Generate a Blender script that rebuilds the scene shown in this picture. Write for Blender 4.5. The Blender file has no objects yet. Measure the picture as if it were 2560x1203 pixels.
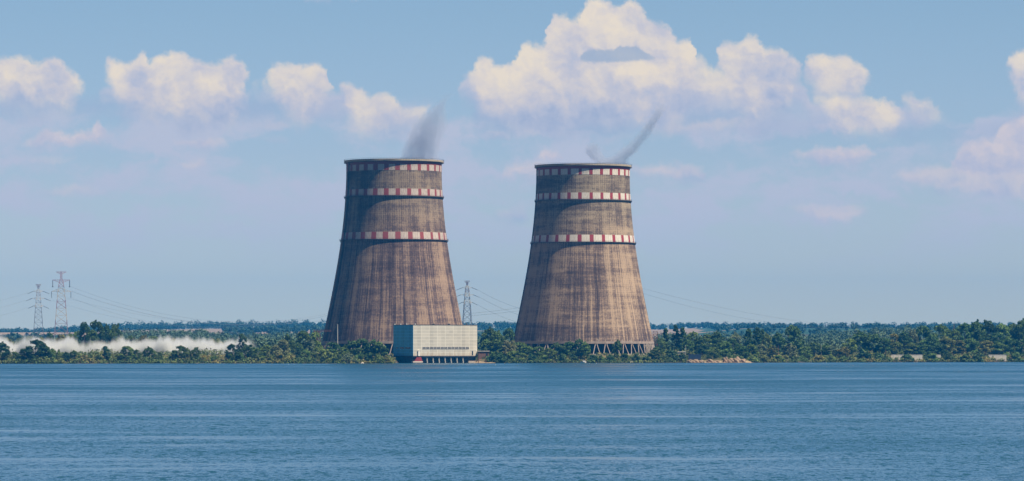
import bpy, math, random
import numpy as np
from math import radians as R, sin, cos, tan, pi
from mathutils import Vector, Matrix

scene = bpy.context.scene
COL = scene.collection
random.seed(7)

# ------------------------------------------------------------------ camera, light, sky
F = 9600.0          # focal length in photo pixels (2560 wide) = 135 mm lens
EYE = 12.0          # camera height above the water
HZ = 870.0          # photo row of the eye-level horizon
cam_data = bpy.data.cameras.new('camera')
cam = bpy.data.objects.new('camera', cam_data); COL.objects.link(cam)
cam.location = (0, 0, EYE); cam.rotation_euler = (R(90), 0, 0)
cam_data.sensor_width = 36; cam_data.lens = 36 * F / 2560
cam_data.shift_y = (HZ - 601.5) / 2560
cam_data.clip_start = 1; cam_data.clip_end = 60000
scene.camera = cam

SUN_AZ, SUN_EL = 63.0, 60.0       # azimuth to the right of the direction tower -> camera
SUN_STRENGTH = 5.0
SKY_STRENGTH = 0.13
EXPOSURE = 0.70
sd = Vector((sin(R(SUN_AZ)) * cos(R(SUN_EL)), -cos(R(SUN_AZ)) * cos(R(SUN_EL)), sin(R(SUN_EL))))
sun_data = bpy.data.lights.new('sun', 'SUN'); sun_data.energy = SUN_STRENGTH
sun_data.angle = R(0.5); sun_data.color = (1.0, 0.85, 0.63)
sun = bpy.data.objects.new('sun', sun_data); COL.objects.link(sun)
sun.location = (500, -500, 800)
sun.rotation_euler = (-sd).to_track_quat('-Z', 'Y').to_euler()

scene.view_settings.view_transform = 'Standard'
scene.view_settings.look = 'None'
scene.view_settings.exposure = EXPOSURE
scene.view_settings.gamma = 1.0
cy = scene.cycles
cy.max_bounces = 6; cy.diffuse_bounces = 3; cy.glossy_bounces = 3
cy.transmission_bounces = 3; cy.volume_bounces = 2; cy.transparent_max_bounces = 8
cy.use_denoising = True
cy.volume_max_steps = 128


class NT:
    """small helper for writing node trees"""
    def __init__(s, tree):
        s.t = tree; s.n = tree.nodes; s.l = tree.links; s.n.clear()
    def add(s, typ, **kw):
        n = s.n.new(typ)
        for k, v in kw.items(): setattr(n, k, v)
        return n
    def put(s, sock, v):
        if v is None: return
        if isinstance(v, bpy.types.NodeSocket): s.l.new(v, sock)
        else:
            if hasattr(sock.default_value, '__len__') and not hasattr(v, '__len__'): v = (v,) * len(sock.default_value)
            if hasattr(sock.default_value, '__len__') and len(sock.default_value) == 4 and len(v) == 3: v = (*v, 1)
            sock.default_value = v
    def m(s, op, a, b=None, c=None, clamp=False):
        n = s.add('ShaderNodeMath', operation=op, use_clamp=clamp)
        s.put(n.inputs[0], a); s.put(n.inputs[1], b); s.put(n.inputs[2], c)
        return n.outputs[0]
    def v(s, op, a, b=None):
        n = s.add('ShaderNodeVectorMath', operation=op)
        s.put(n.inputs[0], a); s.put(n.inputs[1], b)
        return n.outputs[0]
    def sep(s, a):
        n = s.add('ShaderNodeSeparateXYZ'); s.put(n.inputs[0], a); return n.outputs
    def comb(s, x=0, y=0, z=0):
        n = s.add('ShaderNodeCombineXYZ')
        s.put(n.inputs[0], x); s.put(n.inputs[1], y); s.put(n.inputs[2], z); return n.outputs[0]
    def noise(s, vec, scale=1, detail=4, rough=0.5, dist=0, lac=2.0, col=False, dim='3D'):
        n = s.add('ShaderNodeTexNoise', noise_dimensions=dim)
        s.put(n.inputs['Vector'], vec); s.put(n.inputs['Scale'], scale); s.put(n.inputs['Detail'], detail)
        s.put(n.inputs['Roughness'], rough); s.put(n.inputs['Distortion'], dist); s.put(n.inputs['Lacunarity'], lac)
        return n.outputs['Color' if col else 'Fac']
    def ss(s, x, lo, hi, a=0.0, b=1.0):
        n = s.add('ShaderNodeMapRange', interpolation_type='SMOOTHSTEP')
        for i, q in enumerate((x, lo, hi, a, b)): s.put(n.inputs[i], q)
        return n.outputs[0]
    def lin(s, x, lo, hi, a=0.0, b=1.0):
        n = s.add('ShaderNodeMapRange', clamp=True)
        for i, q in enumerate((x, lo, hi, a, b)): s.put(n.inputs[i], q)
        return n.outputs[0]
    def mix(s, f, a, b, mode='MIX'):
        n = s.add('ShaderNodeMix', data_type='RGBA', blend_type=mode)
        s.put(n.inputs[0], f); s.put(n.inputs[6], a); s.put(n.inputs[7], b)
        return n.outputs[2]
    def ramp(s, f, stops, interp='LINEAR'):
        n = s.add('ShaderNodeValToRGB'); e = n.color_ramp.elements; n.color_ramp.interpolation = interp
        while len(e) < len(stops): e.new(0.5)
        for el, (p, c) in zip(e, stops):
            el.position = p; el.color = (*c, 1) if hasattr(c, '__len__') else (c, c, c, 1)
        s.put(n.inputs[0], f); return n.outputs[0]
    def curve(s, f, pts):
        n = s.add('ShaderNodeFloatCurve'); c = n.mapping.curves[0]
        n.mapping.use_clip = False
        while len(c.points) < len(pts): c.points.new(0.5, 0.5)
        for p, (x, y) in zip(c.points, pts): p.location = (x, y); p.handle_type = 'AUTO_CLAMPED'
        n.mapping.update()
        s.put(n.inputs['Value'], f); return n.outputs[0]


def srgb(r, g, b):
    return tuple((c / 255 / 12.92) if c / 255 <= 0.04045 else ((c / 255 + 0.055) / 1.055) ** 2.4 for c in (r, g, b))


world = bpy.data.worlds.new('World'); scene.world = world; world.use_nodes = True
W = NT(world.node_tree)
sky = W.add('ShaderNodeTexSky', sky_type='NISHITA', sun_disc=False)
sky.sun_elevation = R(SUN_EL)
sky.sun_rotation = math.atan2(sd.x, sd.y)
sky.altitude = 50; sky.air_density = 1.3; sky.dust_density = 0.6; sky.ozone_density = 2.0
CLOUDS = True
gdir = W.add('ShaderNodeTexCoord').outputs['Generated']
dx, dy, dz = W.sep(gdir)
# sky colour low over the horizon: dusty summer air, bluer higher up, where it is dimmed to cut fill light
elev = W.m('DIVIDE', dz, W.m('MAXIMUM', W.m('SQRT', W.m('ADD', W.m('MULTIPLY', dx, dx), W.m('MULTIPLY', dy, dy))), 0.001))
GRADE = [(-0.01, (1.06, 1.20, 1.46)), (.005, (1.06, 1.20, 1.46)), (.028, (.73, .86, 1.28)), (.052, (.585, .71, 1.10)), (.0875, (.50, .63, .90)),
         (.176, (.43, .59, .84)), (.364, (.32, .47, .70)), (.84, (.26, .43, .68))]
gr = W.ramp(W.m('POWER', W.lin(elev, 0.0, 1.0), 0.5), [(max(0, p) ** 0.5, tuple(x / 1.3 / 1.275 for x in c)) for p, c in GRADE[1:]])
base = W.mix(1.0, sky.outputs[0], gr, 'MULTIPLY')
# sky dimmed away from the far shore, added to cut fill on shaded walls
side = W.lin(dy, -0.2, 0.9, 0.30, 1.0)
base = W.v('SCALE', base); W.put(base.node.inputs['Scale'], W.m('MULTIPLY', side, SKY_STRENGTH))


CLSC = 1.62
def cl(r, g, b): return tuple(x / CLSC for x in srgb(r, g, b))
def clouds(base):
    # angular coordinates of the view direction, in units of 1/96 radian
    dyp = W.m('MAXIMUM', dy, 0.02)
    cx = W.m('DIVIDE', dx, dyp); cz = W.m('DIVIDE', dz, dyp)
    X = W.m('MULTIPLY_ADD', cx, 96.0, 12.8)          # 0 .. 25.6 across the photo
    Y = W.m('MULTIPLY_ADD', cz, -96.0, 8.7)          # 8.7 at the horizon
    p = W.comb(X, Y, 0.0)
    wa = W.v('SUBTRACT', W.noise(p, 1.1, 5, 0.6, col=True), (0.5, 0.5, 0.5))
    wv = W.v('SCALE', wa); wv.node.inputs['Scale'].default_value = 0.55
    wb = W.v('SUBTRACT', W.noise(p, 3.0, 4, 0.6, col=True), (0.5, 0.5, 0.5))
    wc = W.v('SCALE', wb); wc.node.inputs['Scale'].default_value = 0.31
    wd = W.v('SUBTRACT', W.noise(p, 9.0, 4, 0.65, col=True), (0.5, 0.5, 0.5))
    we = W.v('SCALE', wd); we.node.inputs['Scale'].default_value = 0.12
    q = W.v('ADD', W.v('ADD', W.v('ADD', p, wv), wc), we)
    qx, qy, _ = W.sep(q)
    # billow relief seen from the sun side
    def billow(vec):
        n = W.add('ShaderNodeTexVoronoi', feature='SMOOTH_F1', voronoi_dimensions='2D')
        W.put(n.inputs['Vector'], vec); n.inputs['Scale'].default_value = 1.0
        n.inputs['Smoothness'].default_value = 0.6; n.inputs['Detail'].default_value = 2.5
        n.inputs['Roughness'].default_value = 0.5
        return n.outputs['Distance']
    b0 = billow(q)
    b1 = billow(W.v('ADD', q, (0.10, -0.14, 0)))
    relief = W.m('SUBTRACT', b1, b0)
    f0 = W.noise(q, 3.2, 4, 0.6); f1 = W.noise(W.v('ADD', q, (0.05, -0.09, 0)), 3.2, 4, 0.6)
    relief = W.m('ADD', relief, W.m('MULTIPLY', W.m('SUBTRACT', f1, f0), 0.9))
    soft = W.noise(p, 0.8, 3, 0.5)
    fxn = W.m('DIVIDE', W.m('ADD', qx, 1.0), 27.6)
    out = base
    # pale veils of old cloud low in the sky
    veil = W.noise(W.v('MULTIPLY', q, (0.33, 0.95, 1)), 1.0, 5, 0.55, dist=0.3)
    veil = W.m('MULTIPLY', W.ss(veil, 0.39, 0.60), W.m('MULTIPLY', W.ss(qy, 2.4, 3.2), W.ss(qy, 7.0, 5.0)))
    out = W.mix(W.m('MULTIPLY', veil, 0.85), out, cl(197, 199, 216))
    qh = W.sep(W.v('ADD', W.v('ADD', p, we), W.v('MULTIPLY', wc, (0.35, 0.35, 0))))
    for (strength, tsoft, bsoft, ctop, cbot, cols) in CLOUD_LAYERS:
        hole = strength < 0.91 and tsoft < 0.13
        if hole: qx, qy = qh[0], qh[1]; fxn = W.m('DIVIDE', W.m('ADD', qx, 1.0), 27.6)
        T = W.m('MULTIPLY', W.curve(fxn, [((x / 100 + 1) / 27.6, y / 600) for x, y in ctop]), 6.0)
        B = W.m('MULTIPLY', W.curve(fxn, [((x / 100 + 1) / 27.6, y / 600) for x, y in cbot]), 6.0)
        dT = W.m('SUBTRACT', qy, T); dB = W.m('SUBTRACT', B, qy)
        th = W.m('MAXIMUM', W.m('SUBTRACT', B, T), 0.05)
        a = W.m('MULTIPLY', W.ss(dT, 0.0, tsoft), W.ss(dB, 0.0 if hole else W.lin(soft, 0.3, 0.7, -0.1, 0.25), bsoft))
        a = W.m('MULTIPLY', a, W.ss(th, 0.05, 0.3))
        a = W.m('MULTIPLY', a, strength)
        hgt = W.m('DIVIDE', dT, th)
        lit = W.m('ADD', W.lin(hgt, 0.0, 1.0, 0.86, 0.22), W.m('MULTIPLY', relief, 0.5))
        lit = W.m('ADD', lit, W.lin(soft, 0.3, 0.7, -0.32, 0.28), clamp=True)
        c = W.ramp(lit, cols)
        out = W.mix(a, out, c)
    front = W.ss(dy, 0.05, 0.2)
    return W.mix(front, base, out)


def closed(segs, off):
    """segs: list of [(x, top, bottom), ...] clouds; returns curve points that close between clouds"""
    t, b = [], []
    for s in segs:
        x0 = s[0][0]; x1 = s[-1][0]
        ym = (s[0][1] + s[0][2]) / 2
        t.append((x0 - 6, ym)); b.append((x0 - 6, ym))
        for x, tp, bt in s: t.append((x, tp)); b.append((x, bt + off * min(1, (x - x0) / 45, (x1 - x) / 45)))
        ym = (s[-1][1] + s[-1][2]) / 2
        t.append((x1 + 6, ym)); b.append((x1 + 6, ym))
    return t, b

def cl(r, g, b): return tuple(x / 1.62 for x in srgb(r, g, b))
SH = cl(170, 182, 208); MD = cl(208, 204, 211); LT = cl(229, 218, 209); HL = cl(242, 227, 206)
CUM = [(0.0, SH), (0.25, cl(188, 193, 212)), (0.5, MD), (0.75, LT), (1.0, HL)]
FNT = [(0.0, cl(172, 184, 210)), (0.35, cl(194, 195, 213)), (0.8, cl(220, 209, 212))]
BNK = [(0.0, cl(160, 178, 207)), (1.0, cl(168, 182, 209))]
L1 = closed([
    [(-60, 150, 230), (30, 135, 245), (60, 138, 250), (95, 150, 255), (110, 135, 255), (145, 140, 258), (170, 165, 255), (200, 185, 245), (212, 195, 225)],
    [(252, 165, 190), (270, 138, 215), (300, 140, 235), (330, 145, 250), (345, 118, 262), (360, 122, 268), (385, 145, 275), (410, 125, 280),
     (450, 122, 285), (480, 130, 288), (510, 148, 290), (550, 148, 290), (570, 135, 290), (590, 138, 285), (605, 150, 275), (622, 170, 240)],
    [(655, 175, 220), (680, 155, 245), (720, 150, 262), (770, 153, 275), (800, 158, 280), (822, 175, 285), (826, 205, 285)],
    [(1165, 180, 215), (1185, 170, 240), (1210, 135, 260), (1245, 150, 285), (1275, 150, 295), (1300, 110, 300), (1320, 95, 305), (1345, 95, 305),
     (1372, 60, 305), (1378, 28, 305), (1400, 20, 305), (1425, 32, 300), (1455, 20, 290), (1475, -10, 290), (1510, -8, 290), (1545, 6, 295), (1570, -8, 300),
     (1605, 5, 300), (1630, 35, 300), (1650, 42, 300), (1680, 62, 300), (1700, 85, 300), (1725, 88, 300), (1735, 110, 300)],
    [(2003, 175, 195), (2015, 150, 215), (2030, 132, 222), (2060, 128, 228), (2090, 134, 232), (2110, 128, 236), (2135, 145, 240), (2160, 155, 235), (2178, 178, 205)],
], 75)
L2 = closed([
    [(622, 205, 228), (640, 195, 232), (665, 195, 232)],
    [(838, 215, 240), (850, 198, 290), (880, 200, 315), (905, 222, 322), (930, 226, 325), (960, 226, 325), (980, 232, 322), (1005, 262, 320), (1030, 272, 318), (1060, 262, 315), (1085, 280, 300)],
    [(1790, 130, 170), (1805, 102, 220), (1835, 100, 255), (1855, 100, 275), (1868, 82, 290), (1890, 80, 295), (1910, 105, 290), (1940, 108, 275), (1960, 125, 262), (1985, 140, 240), (2008, 160, 225)],
    [(2035, 225, 265), (2060, 228, 290), (2110, 235, 315), (2150, 242, 322), (2190, 240, 325), (2230, 246, 325), (2255, 265, 318), (2268, 290, 305)],
    [(2520, 140, 190), (2540, 125, 250), (2580, 118, 270), (2660, 110, 280)],
], 60)
L3 = closed([
    [(1530, 205, 240), (1550, 160, 262), (1600, 150, 280), (1650, 140, 285), (1700, 120, 285), (1740, 140, 285), (1780, 155, 285), (1815, 175, 275), (1838, 200, 250)],
    [(2255, 225, 260), (2275, 220, 310), (2300, 228, 325), (2330, 245, 328), (2360, 280, 315)],
], 15)
L4 = closed([
    [(40, 350, 375), (70, 335, 385), (135, 318, 392), (190, 325, 395), (215, 330, 390), (235, 295, 385), (248, 298, 380), (262, 330, 375), (295, 338, 362)],
    [(338, 338, 365), (365, 336, 362)],
    [(430, 345, 375), (500, 335, 390), (570, 345, 385)],
    [(630, 336, 352), (690, 336, 365), (735, 340, 356)],
    [(1200, 325, 345), (1240, 318, 360), (1280, 335, 365)],
    [(1340, 385, 420), (1375, 360, 430), (1410, 375, 425)],
    [(1970, 375, 400), (2040, 362, 425), (2120, 360, 430), (2190, 372, 410)],
    [(2370, 400, 430), (2420, 345, 460), (2480, 340, 460), (2520, 300, 460), (2560, 290, 460), (2640, 280, 470)],
], 0)
L5 = closed([
    [(70, 388, 410), (130, 385, 430), (190, 388, 425)],
    [(240, 245, 270), (275, 238, 272), (300, 245, 268)],
    [(300, 285, 312), (360, 280, 318), (440, 285, 312)],
    [(540, 245, 275), (590, 240, 280), (620, 250, 272)],
    [(720, -20, 6), (900, -30, 12), (1050, -20, 6)],
    [(1250, 425, 465), (1330, 400, 470), (1400, 410, 470)],
    [(1580, 410, 450), (1680, 400, 470), (1770, 410, 460)],
    [(2040, 300, 330), (2200, 305, 340)],
], 0)
L6 = closed([[(1450, 138, 158), (1468, 124, 160), (1500, 120, 160), (1535, 122, 159), (1545, 110, 159), (1565, 114, 158), (1585, 112, 157), (1610, 124, 156), (1640, 138, 152)]], 0)
L0 = closed([[(-80, 230, 330), (250, 225, 330), (650, 225, 345), (1000, 270, 350), (1110, 290, 345)], [(1180, 240, 350), (1400, 270, 360), (1750, 260, 370), (2100, 290, 370), (2400, 300, 380), (2660, 260, 420)]], 0)
L7 = closed([[(-60, 415, 435), (0, 412, 440), (40, 420, 436)], [(90, 470, 485), (180, 460, 500), (270, 468, 490)], [(430, 398, 412), (480, 388, 430), (530, 396, 412)], [(560, 300, 318), (700, 296, 322), (820, 306, 318)],
             [(1230, 520, 545), (1300, 510, 560), (1330, 520, 545)], [(1640, 300, 330), (1760, 292, 335), (1900, 300, 330)], [(1960, 520, 540), (2080, 505, 560), (2190, 515, 540)], [(2230, 420, 450), (2330, 405, 480), (2450, 400, 500), (2600, 440, 520)]], 15)
LB = closed([[(250, 205, 280), (430, 190, 300), (620, 205, 300)], [(632, 215, 260), (830, 225, 330), (1090, 285, 330)],
             [(1150, 190, 280), (1400, 140, 330), (1800, 190, 325), (2000, 190, 310), (2040, 240, 340), (2260, 255, 345), (2380, 290, 330)]], 0)
BDY = [(0.0, cl(170, 182, 209)), (0.5, cl(188, 193, 213)), (1.0, cl(208, 205, 214))]
CLOUD_LAYERS = [
    (0.7, 0.5, 1.0, *L0, BNK),
    (0.75, 0.28, 0.42, *L7, FNT),
    (0.9, 0.30, 0.75, *LB, BDY),
    (0.85, 0.28, 0.40, *L5, FNT),
    (0.95, 0.24, 0.42, *L4, FNT),
    (0.97, 0.24, 1.0, *L1, CUM),
    (0.95, 0.24, 1.0, *L2, CUM),
    (0.88, 0.28, 0.9, *L3, CUM),
    (0.82, 0.08, 0.10, *L6, [(0.0, cl(162, 180, 203)), (1.0, cl(168, 182, 203))]),
]
if CLOUDS:
    base = clouds(base)
bg = W.add('ShaderNodeBackground'); W.put(bg.inputs['Color'], base); bg.inputs['Strength'].default_value = 1.0
wo = W.add('ShaderNodeOutputWorld'); W.l.new(bg.outputs[0], wo.inputs['Surface'])

# ------------------------------------------------------------------ helpers
def at(px, py, Y):
    """the world point that stands at distance Y and shows at photo pixel (px, py)"""
    return Vector(((px - 1280) / F * Y, Y, EYE + (HZ - py) / F * Y))

def tag(o, label=None, cat=None, group=None, kind=None):
    if label: o['label'] = label
    if cat: o['category'] = cat
    if group: o['group'] = group
    if kind: o['kind'] = kind
    return o

def empty(name, loc, rz=0):
    o = bpy.data.objects.new(name, None); COL.objects.link(o)
    o.location = loc; o.rotation_euler = (0, 0, rz); o.empty_display_size = 2
    return o

def mesh_np(name, V, Q, mat, smooth=False):
    V = np.asarray(V, dtype=np.float32); Q = np.asarray(Q, dtype=np.int32)
    me = bpy.data.meshes.new(name); k = Q.shape[1]
    me.vertices.add(len(V)); me.vertices.foreach_set('co', V.ravel())
    me.loops.add(Q.size); me.loops.foreach_set('vertex_index', Q.ravel())
    me.polygons.add(len(Q)); me.polygons.foreach_set('loop_start', np.arange(0, Q.size, k, dtype=np.int32))
    me.update(calc_edges=True)
    if smooth: me.polygons.foreach_set('use_smooth', np.ones(len(Q), dtype=bool))
    if mat: me.materials.append(mat)
    return me

def link(name, me, parent=None, loc=(0, 0, 0)):
    o = bpy.data.objects.new(name, me); COL.objects.link(o)
    o.location = loc
    if parent: o.parent = parent
    return o

class MB:
    """collects boxes, bars and lathes; build() links them as one mesh object"""
    def __init__(s): s.v = []; s.f = []; s.mi = []
    def quad(s, a, b, c, d, mi=0):
        n = len(s.v); s.v += [tuple(a), tuple(b), tuple(c), tuple(d)]; s.f.append((n, n + 1, n + 2, n + 3)); s.mi.append(mi)
    def box(s, x0, x1, y0, y1, z0, z1, mi=0):
        n = len(s.v)
        s.v += [(x0, y0, z0), (x1, y0, z0), (x1, y1, z0), (x0, y1, z0), (x0, y0, z1), (x1, y0, z1), (x1, y1, z1), (x0, y1, z1)]
        for f in ((0, 3, 2, 1), (4, 5, 6, 7), (0, 1, 5, 4), (1, 2, 6, 5), (2, 3, 7, 6), (3, 0, 4, 7)):
            s.f.append(tuple(n + i for i in f)); s.mi.append(mi)
    def bar(s, a, b, r, r2=None, n=4, mi=0, caps=True):
        a = Vector(a); b = Vector(b); d = (b - a)
        if d.length < 1e-6: return
        r2 = r if r2 is None else r2
        t = d.normalized(); up = Vector((0, 0, 1)) if abs(t.z) < 0.95 else Vector((1, 0, 0))
        u = t.cross(up).normalized(); w = t.cross(u)
        k = len(s.v)
        for p, rr in ((a, r), (b, r2)):
            for i in range(n):
                an = 2 * pi * (i + 0.5) / n; s.v.append(tuple(p + (u * cos(an) + w * sin(an)) * rr))
        for i in range(n):
            j = (i + 1) % n; s.f.append((k + i, k + j, k + n + j, k + n + i)); s.mi.append(mi)
        if caps:
            s.f.append(tuple(k + i for i in reversed(range(n)))); s.mi.append(mi)
            s.f.append(tuple(k + n + i for i in range(n))); s.mi.append(mi)
    def lathe(s, prof, seg=128, mi=0, closed=True):
        """prof: list of (r, z), closed loop when closed"""
        k = len(s.v); m = len(prof)
        for i in range(seg):
            a = 2 * pi * i / seg
            for r, z in prof: s.v.append((r * sin(a), -r * cos(a), z))
        for i in range(seg):
            j = (i + 1) % seg
            for q in range(m if closed else m - 1):
                p = (q + 1) % m
                s.f.append((k + i * m + q, k + j * m + q, k + j * m + p, k + i * m + p)); s.mi.append(mi)
    def mesh(s, name, mats, smooth=False):
        me = bpy.data.meshes.new(name); me.from_pydata(s.v, [], s.f); me.update()
        for m in (mats if isinstance(mats, (list, tuple)) else [mats]): me.materials.append(m)
        if any(s.mi): me.polygons.foreach_set('material_index', s.mi)
        if smooth: me.polygons.foreach_set('use_smooth', [True] * len(s.f))
        return me
    def build(s, name, mats, parent=None, loc=(0, 0, 0), smooth=False):
        return link(name, s.mesh(name, mats, smooth), parent, loc)

def mat(name):
    m = bpy.data.materials.new(name); m.use_nodes = True
    n = NT(m.node_tree)
    b = n.add('ShaderNodeBsdfPrincipled'); o = n.add('ShaderNodeOutputMaterial')
    n.l.new(b.outputs[0], o.inputs['Surface'])
    return m, n, b, o

def simple(name, col, rough=0.8, var=0.15, scale=0.5, metal=0.0):
    m, n, b, o = mat(name)
    P = n.add('ShaderNodeTexCoord').outputs['Object']
    f = n.noise(P, scale, 5, 0.6)
    c = n.mix(n.lin(f, 0.3, 0.7), tuple(x * (1 - var) for x in col), tuple(min(1, x * (1 + var)) for x in col))
    n.put(b.inputs['Base Color'], c); b.inputs['Roughness'].default_value = rough; b.inputs['Metallic'].default_value = metal
    return m

# shoreline: distance of the water's edge as a function of world x
_SX = np.array([-6000, -395, -250, -96, -90, -34, -26, 30, 102, 180, 260, 439, 1200, 6000.0])
_SY = np.array([2900, 2930, 2955, 2958, 3064, 3084, 3030, 3040, 3068, 3110, 3185, 3285, 3350, 3500.0])
def shoreY(x):
    x = np.asarray(x, dtype=float)
    return np.interp(x, _SX, _SY) + 5 * np.sin(x / 17.0) + 7 * np.sin(x / 41.0 + 1) + 3 * np.sin(x / 6.3)
def smooth(t): t = np.clip(t, 0, 1); return t * t * (3 - 2 * t)
def groundZ(x, y):
    x = np.asarray(x, dtype=float); y = np.asarray(y, dtype=float)
    s = y - shoreY(x)
    z = -4 + 4.2 * smooth((s + 30) / 32) + 2.4 * smooth((s - 1) / 16) + 3.7 * smooth((s - 14) / 80)
    z = z + 8 * smooth((x - 370) / 120) * smooth((s - 20) / 120)
    # gentle rise inland, then the far ridge
    z = z + 14 * smooth((y - 3800) / 1500) + 24 * smooth((y - 6000) / 1900)
    fx = x / np.maximum(y, 1) * F + 1280
    ridge = np.interp(fx, [-3000, 0, 120, 250, 500, 800, 1200, 1400, 1650, 1800, 2000, 2300, 2560, 6000],
                      [10, 2, 8, 16, 17, 17, 17, 17, 16, 12, 9, 10, 12, 14])
    z = z + ridge * smooth((y - 8500) / 1500)
    z = z + 2.0 * np.sin(x / 310.0 + 2) * smooth((y - 5000) / 3000) + 1.5 * np.sin(x / 127.0 + y / 500.0) * smooth((y - 5000) / 3000)
    return z
def gz(x, y): return float(groundZ(x, y))

# ------------------------------------------------------------------ materials
def mat_concrete(name, dark, mid, light, seed, grey_top=0.5):
    m, n, b, o = mat(name)
    uv = n.add('ShaderNodeUVMap').outputs[0]
    u, v, _ = n.sep(uv)
    us = n.m('ADD', u, seed * 37.7)
    # long run-off streaks below each gallery
    warp = n.m('MULTIPLY', n.m('SUBTRACT', n.noise(n.comb(us, v, 0), 0.03, 3, 0.5), 0.5), 5.0)
    uw = n.m('ADD', us, warp)
    st1 = n.noise(n.comb(n.m('MULTIPLY', uw, 0.27), n.m('MULTIPLY', v, 0.0055), seed), 1.0, 5, 0.62)
    st2 = n.noise(n.comb(n.m('MULTIPLY', us, 1.15), n.m('MULTIPLY', v, 0.014), seed + 3), 1.0, 5, 0.65)
    st3 = n.noise(n.comb(n.m('MULTIPLY', us, 0.05), n.m('MULTIPLY', v, 0.008), seed + 5), 1.0, 3, 0.5)
    hb = n.noise(n.comb(n.m('MULTIPLY', us, 0.012), n.m('MULTIPLY', v, 0.11), seed + 9), 1.0, 4, 0.6)
    bl = n.noise(n.comb(n.m('MULTIPLY', us, 0.10), n.m('MULTIPLY', v, 0.13), seed + 11), 1.0, 6, 0.65)
    fine = n.noise(n.comb(us, n.m('MULTIPLY', v, 0.7), seed + 2), 0.9, 4, 0.7)
    def add(*t):
        r = t[0]
        for x in t[1:]: r = n.m('ADD', r, x)
        return r
    def c(x, k): return n.m('MULTIPLY', n.m('SUBTRACT', x, 0.5), k)
    low = n.ss(v, 118, 80)                 # streaks are strongest on the lower shell
    strk = n.m('MULTIPLY', add(c(st1, 1.6), c(st2, 1.7)), n.lin(low, 0, 1, 0.45, 1.0))
    tone = add(0.57, strk, c(st3, 1.7), c(hb, 0.9 if seed < 3 else 1.6), c(bl, 0.6), c(fine, 1.0))
    # dark foot of the shell and dark lift above the columns
    tone = n.m('ADD', tone, n.ss(v, 34, 19, 0.0, -0.24))
    # formwork grid
    gu = n.m('ABSOLUTE', n.m('SUBTRACT', n.m('FRACT', n.m('DIVIDE', u, 2.1)), 0.5))
    gv = n.m('ABSOLUTE', n.m('SUBTRACT', n.m('FRACT', n.m('DIVIDE', v, 1.75)), 0.5))
    gu2 = n.m('ABSOLUTE', n.m('SUBTRACT', n.m('FRACT', n.m('DIVIDE', u, 8.4)), 0.5))
    ln = n.m('ADD', n.m('MULTIPLY', n.ss(gu, 0.40, 0.5), n.lin(bl, 0.35, 0.7, 0.42, 0.18)), n.m('MULTIPLY', n.ss(gv, 0.41, 0.5), n.lin(fine, 0.35, 0.65, 0.32, 0.08)))
    ln = n.m('ADD', ln, n.m('MULTIPLY', n.ss(gu2, 0.46, 0.5), 0.15))
    tone = n.m('SUBTRACT', tone, ln)
    # per-lift tone steps
    lift = n.add('ShaderNodeTexWhiteNoise', noise_dimensions='2D')
    n.put(lift.inputs['Vector'], n.comb(n.m('FLOOR', n.m('DIVIDE', u, 8.4)), n.m('FLOOR', n.m('DIVIDE', v, 1.75)), seed))
    tone = n.m('ADD', tone, c(lift.outputs['Value'], 0.13), clamp=True)
    col = n.ramp(tone, [(0.0, dark), (0.42, mid), (0.72, light), (1.0, tuple(min(1, x * 1.18) for x in light))])
    grey = n.mix(1.0, col, (0.95, 1.04, 1.06), 'MULTIPLY')
    col = n.mix(n.ss(v, 100, 135), col, grey)
    # pale limescale patches just above the columns
    pale = n.m('MULTIPLY', n.ss(v, 23, 18.5), n.ss(n.noise(n.comb(n.m('MULTIPLY', us, 0.5), n.m('MULTIPLY', v, 0.2), 2), 1, 3, 0.6), 0.5, 0.72))
    col = n.mix(n.m('MULTIPLY', pale, 0.6), col, (0.46, 0.40, 0.34))
    n.put(b.inputs['Base Color'], col); b.inputs['Roughness'].default_value = 0.92
    b.inputs['Specular IOR Level'].default_value = 0.2
    return m

def mat_paint(name, col, dirt):
    m, n, b, o = mat(name)
    uv = n.add('ShaderNodeUVMap').outputs[0]
    u, v, _ = n.sep(uv)
    f = n.noise(n.comb(n.m('MULTIPLY', u, 0.9), n.m('MULTIPLY', v, 0.25), 0), 1.0, 5, 0.65)
    g = n.noise(n.comb(n.m('MULTIPLY', u, 0.06), n.m('MULTIPLY', v, 0.02), 4), 1.0, 2, 0.5)
    gu = n.m('ABSOLUTE', n.m('SUBTRACT', n.m('FRACT', n.m('DIVIDE', u, 2.1)), 0.5))
    k = n.m('ADD', n.lin(f, 0.4, 0.75), n.m('MULTIPLY', n.ss(gu, 0.40, 0.5), 0.4))
    k = n.m('MULTIPLY', k, n.lin(g, 0.3, 0.7, 0.5, 1.2), clamp=True)
    n.put(b.inputs['Base Color'], n.mix(k, col, dirt)); b.inputs['Roughness'].default_value = 0.7
    return m

CONC_A = mat_concrete('stained_concrete_brown', (0.050, 0.034, 0.037), (0.146, 0.103, 0.097), (0.295, 0.215, 0.162), 1.0)
CONC_B = mat_concrete('stained_concrete_tan', (0.062, 0.044, 0.044), (0.180, 0.130, 0.108), (0.365, 0.275, 0.200), 6.0)
WHITE_A = mat_paint('faded_white_paint', (0.56, 0.50, 0.47), (0.30, 0.24, 0.23))
WHITE_B = mat_paint('fresh_white_paint', (0.72, 0.69, 0.64), (0.45, 0.41, 0.37))
RED_A = mat_paint('faded_red_paint', (0.30, 0.045, 0.05), (0.19, 0.07, 0.07))
RED_B = mat_paint('fresh_red_paint', (0.34, 0.022, 0.03), (0.22, 0.045, 0.05))
RIMC = simple('pale_rim_concrete', (0.42, 0.37, 0.30), 0.9, 0.3, 0.15)
DECK = simple('dark_gallery_steel', (0.07, 0.055, 0.06), 0.8, 0.3, 0.2)
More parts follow.
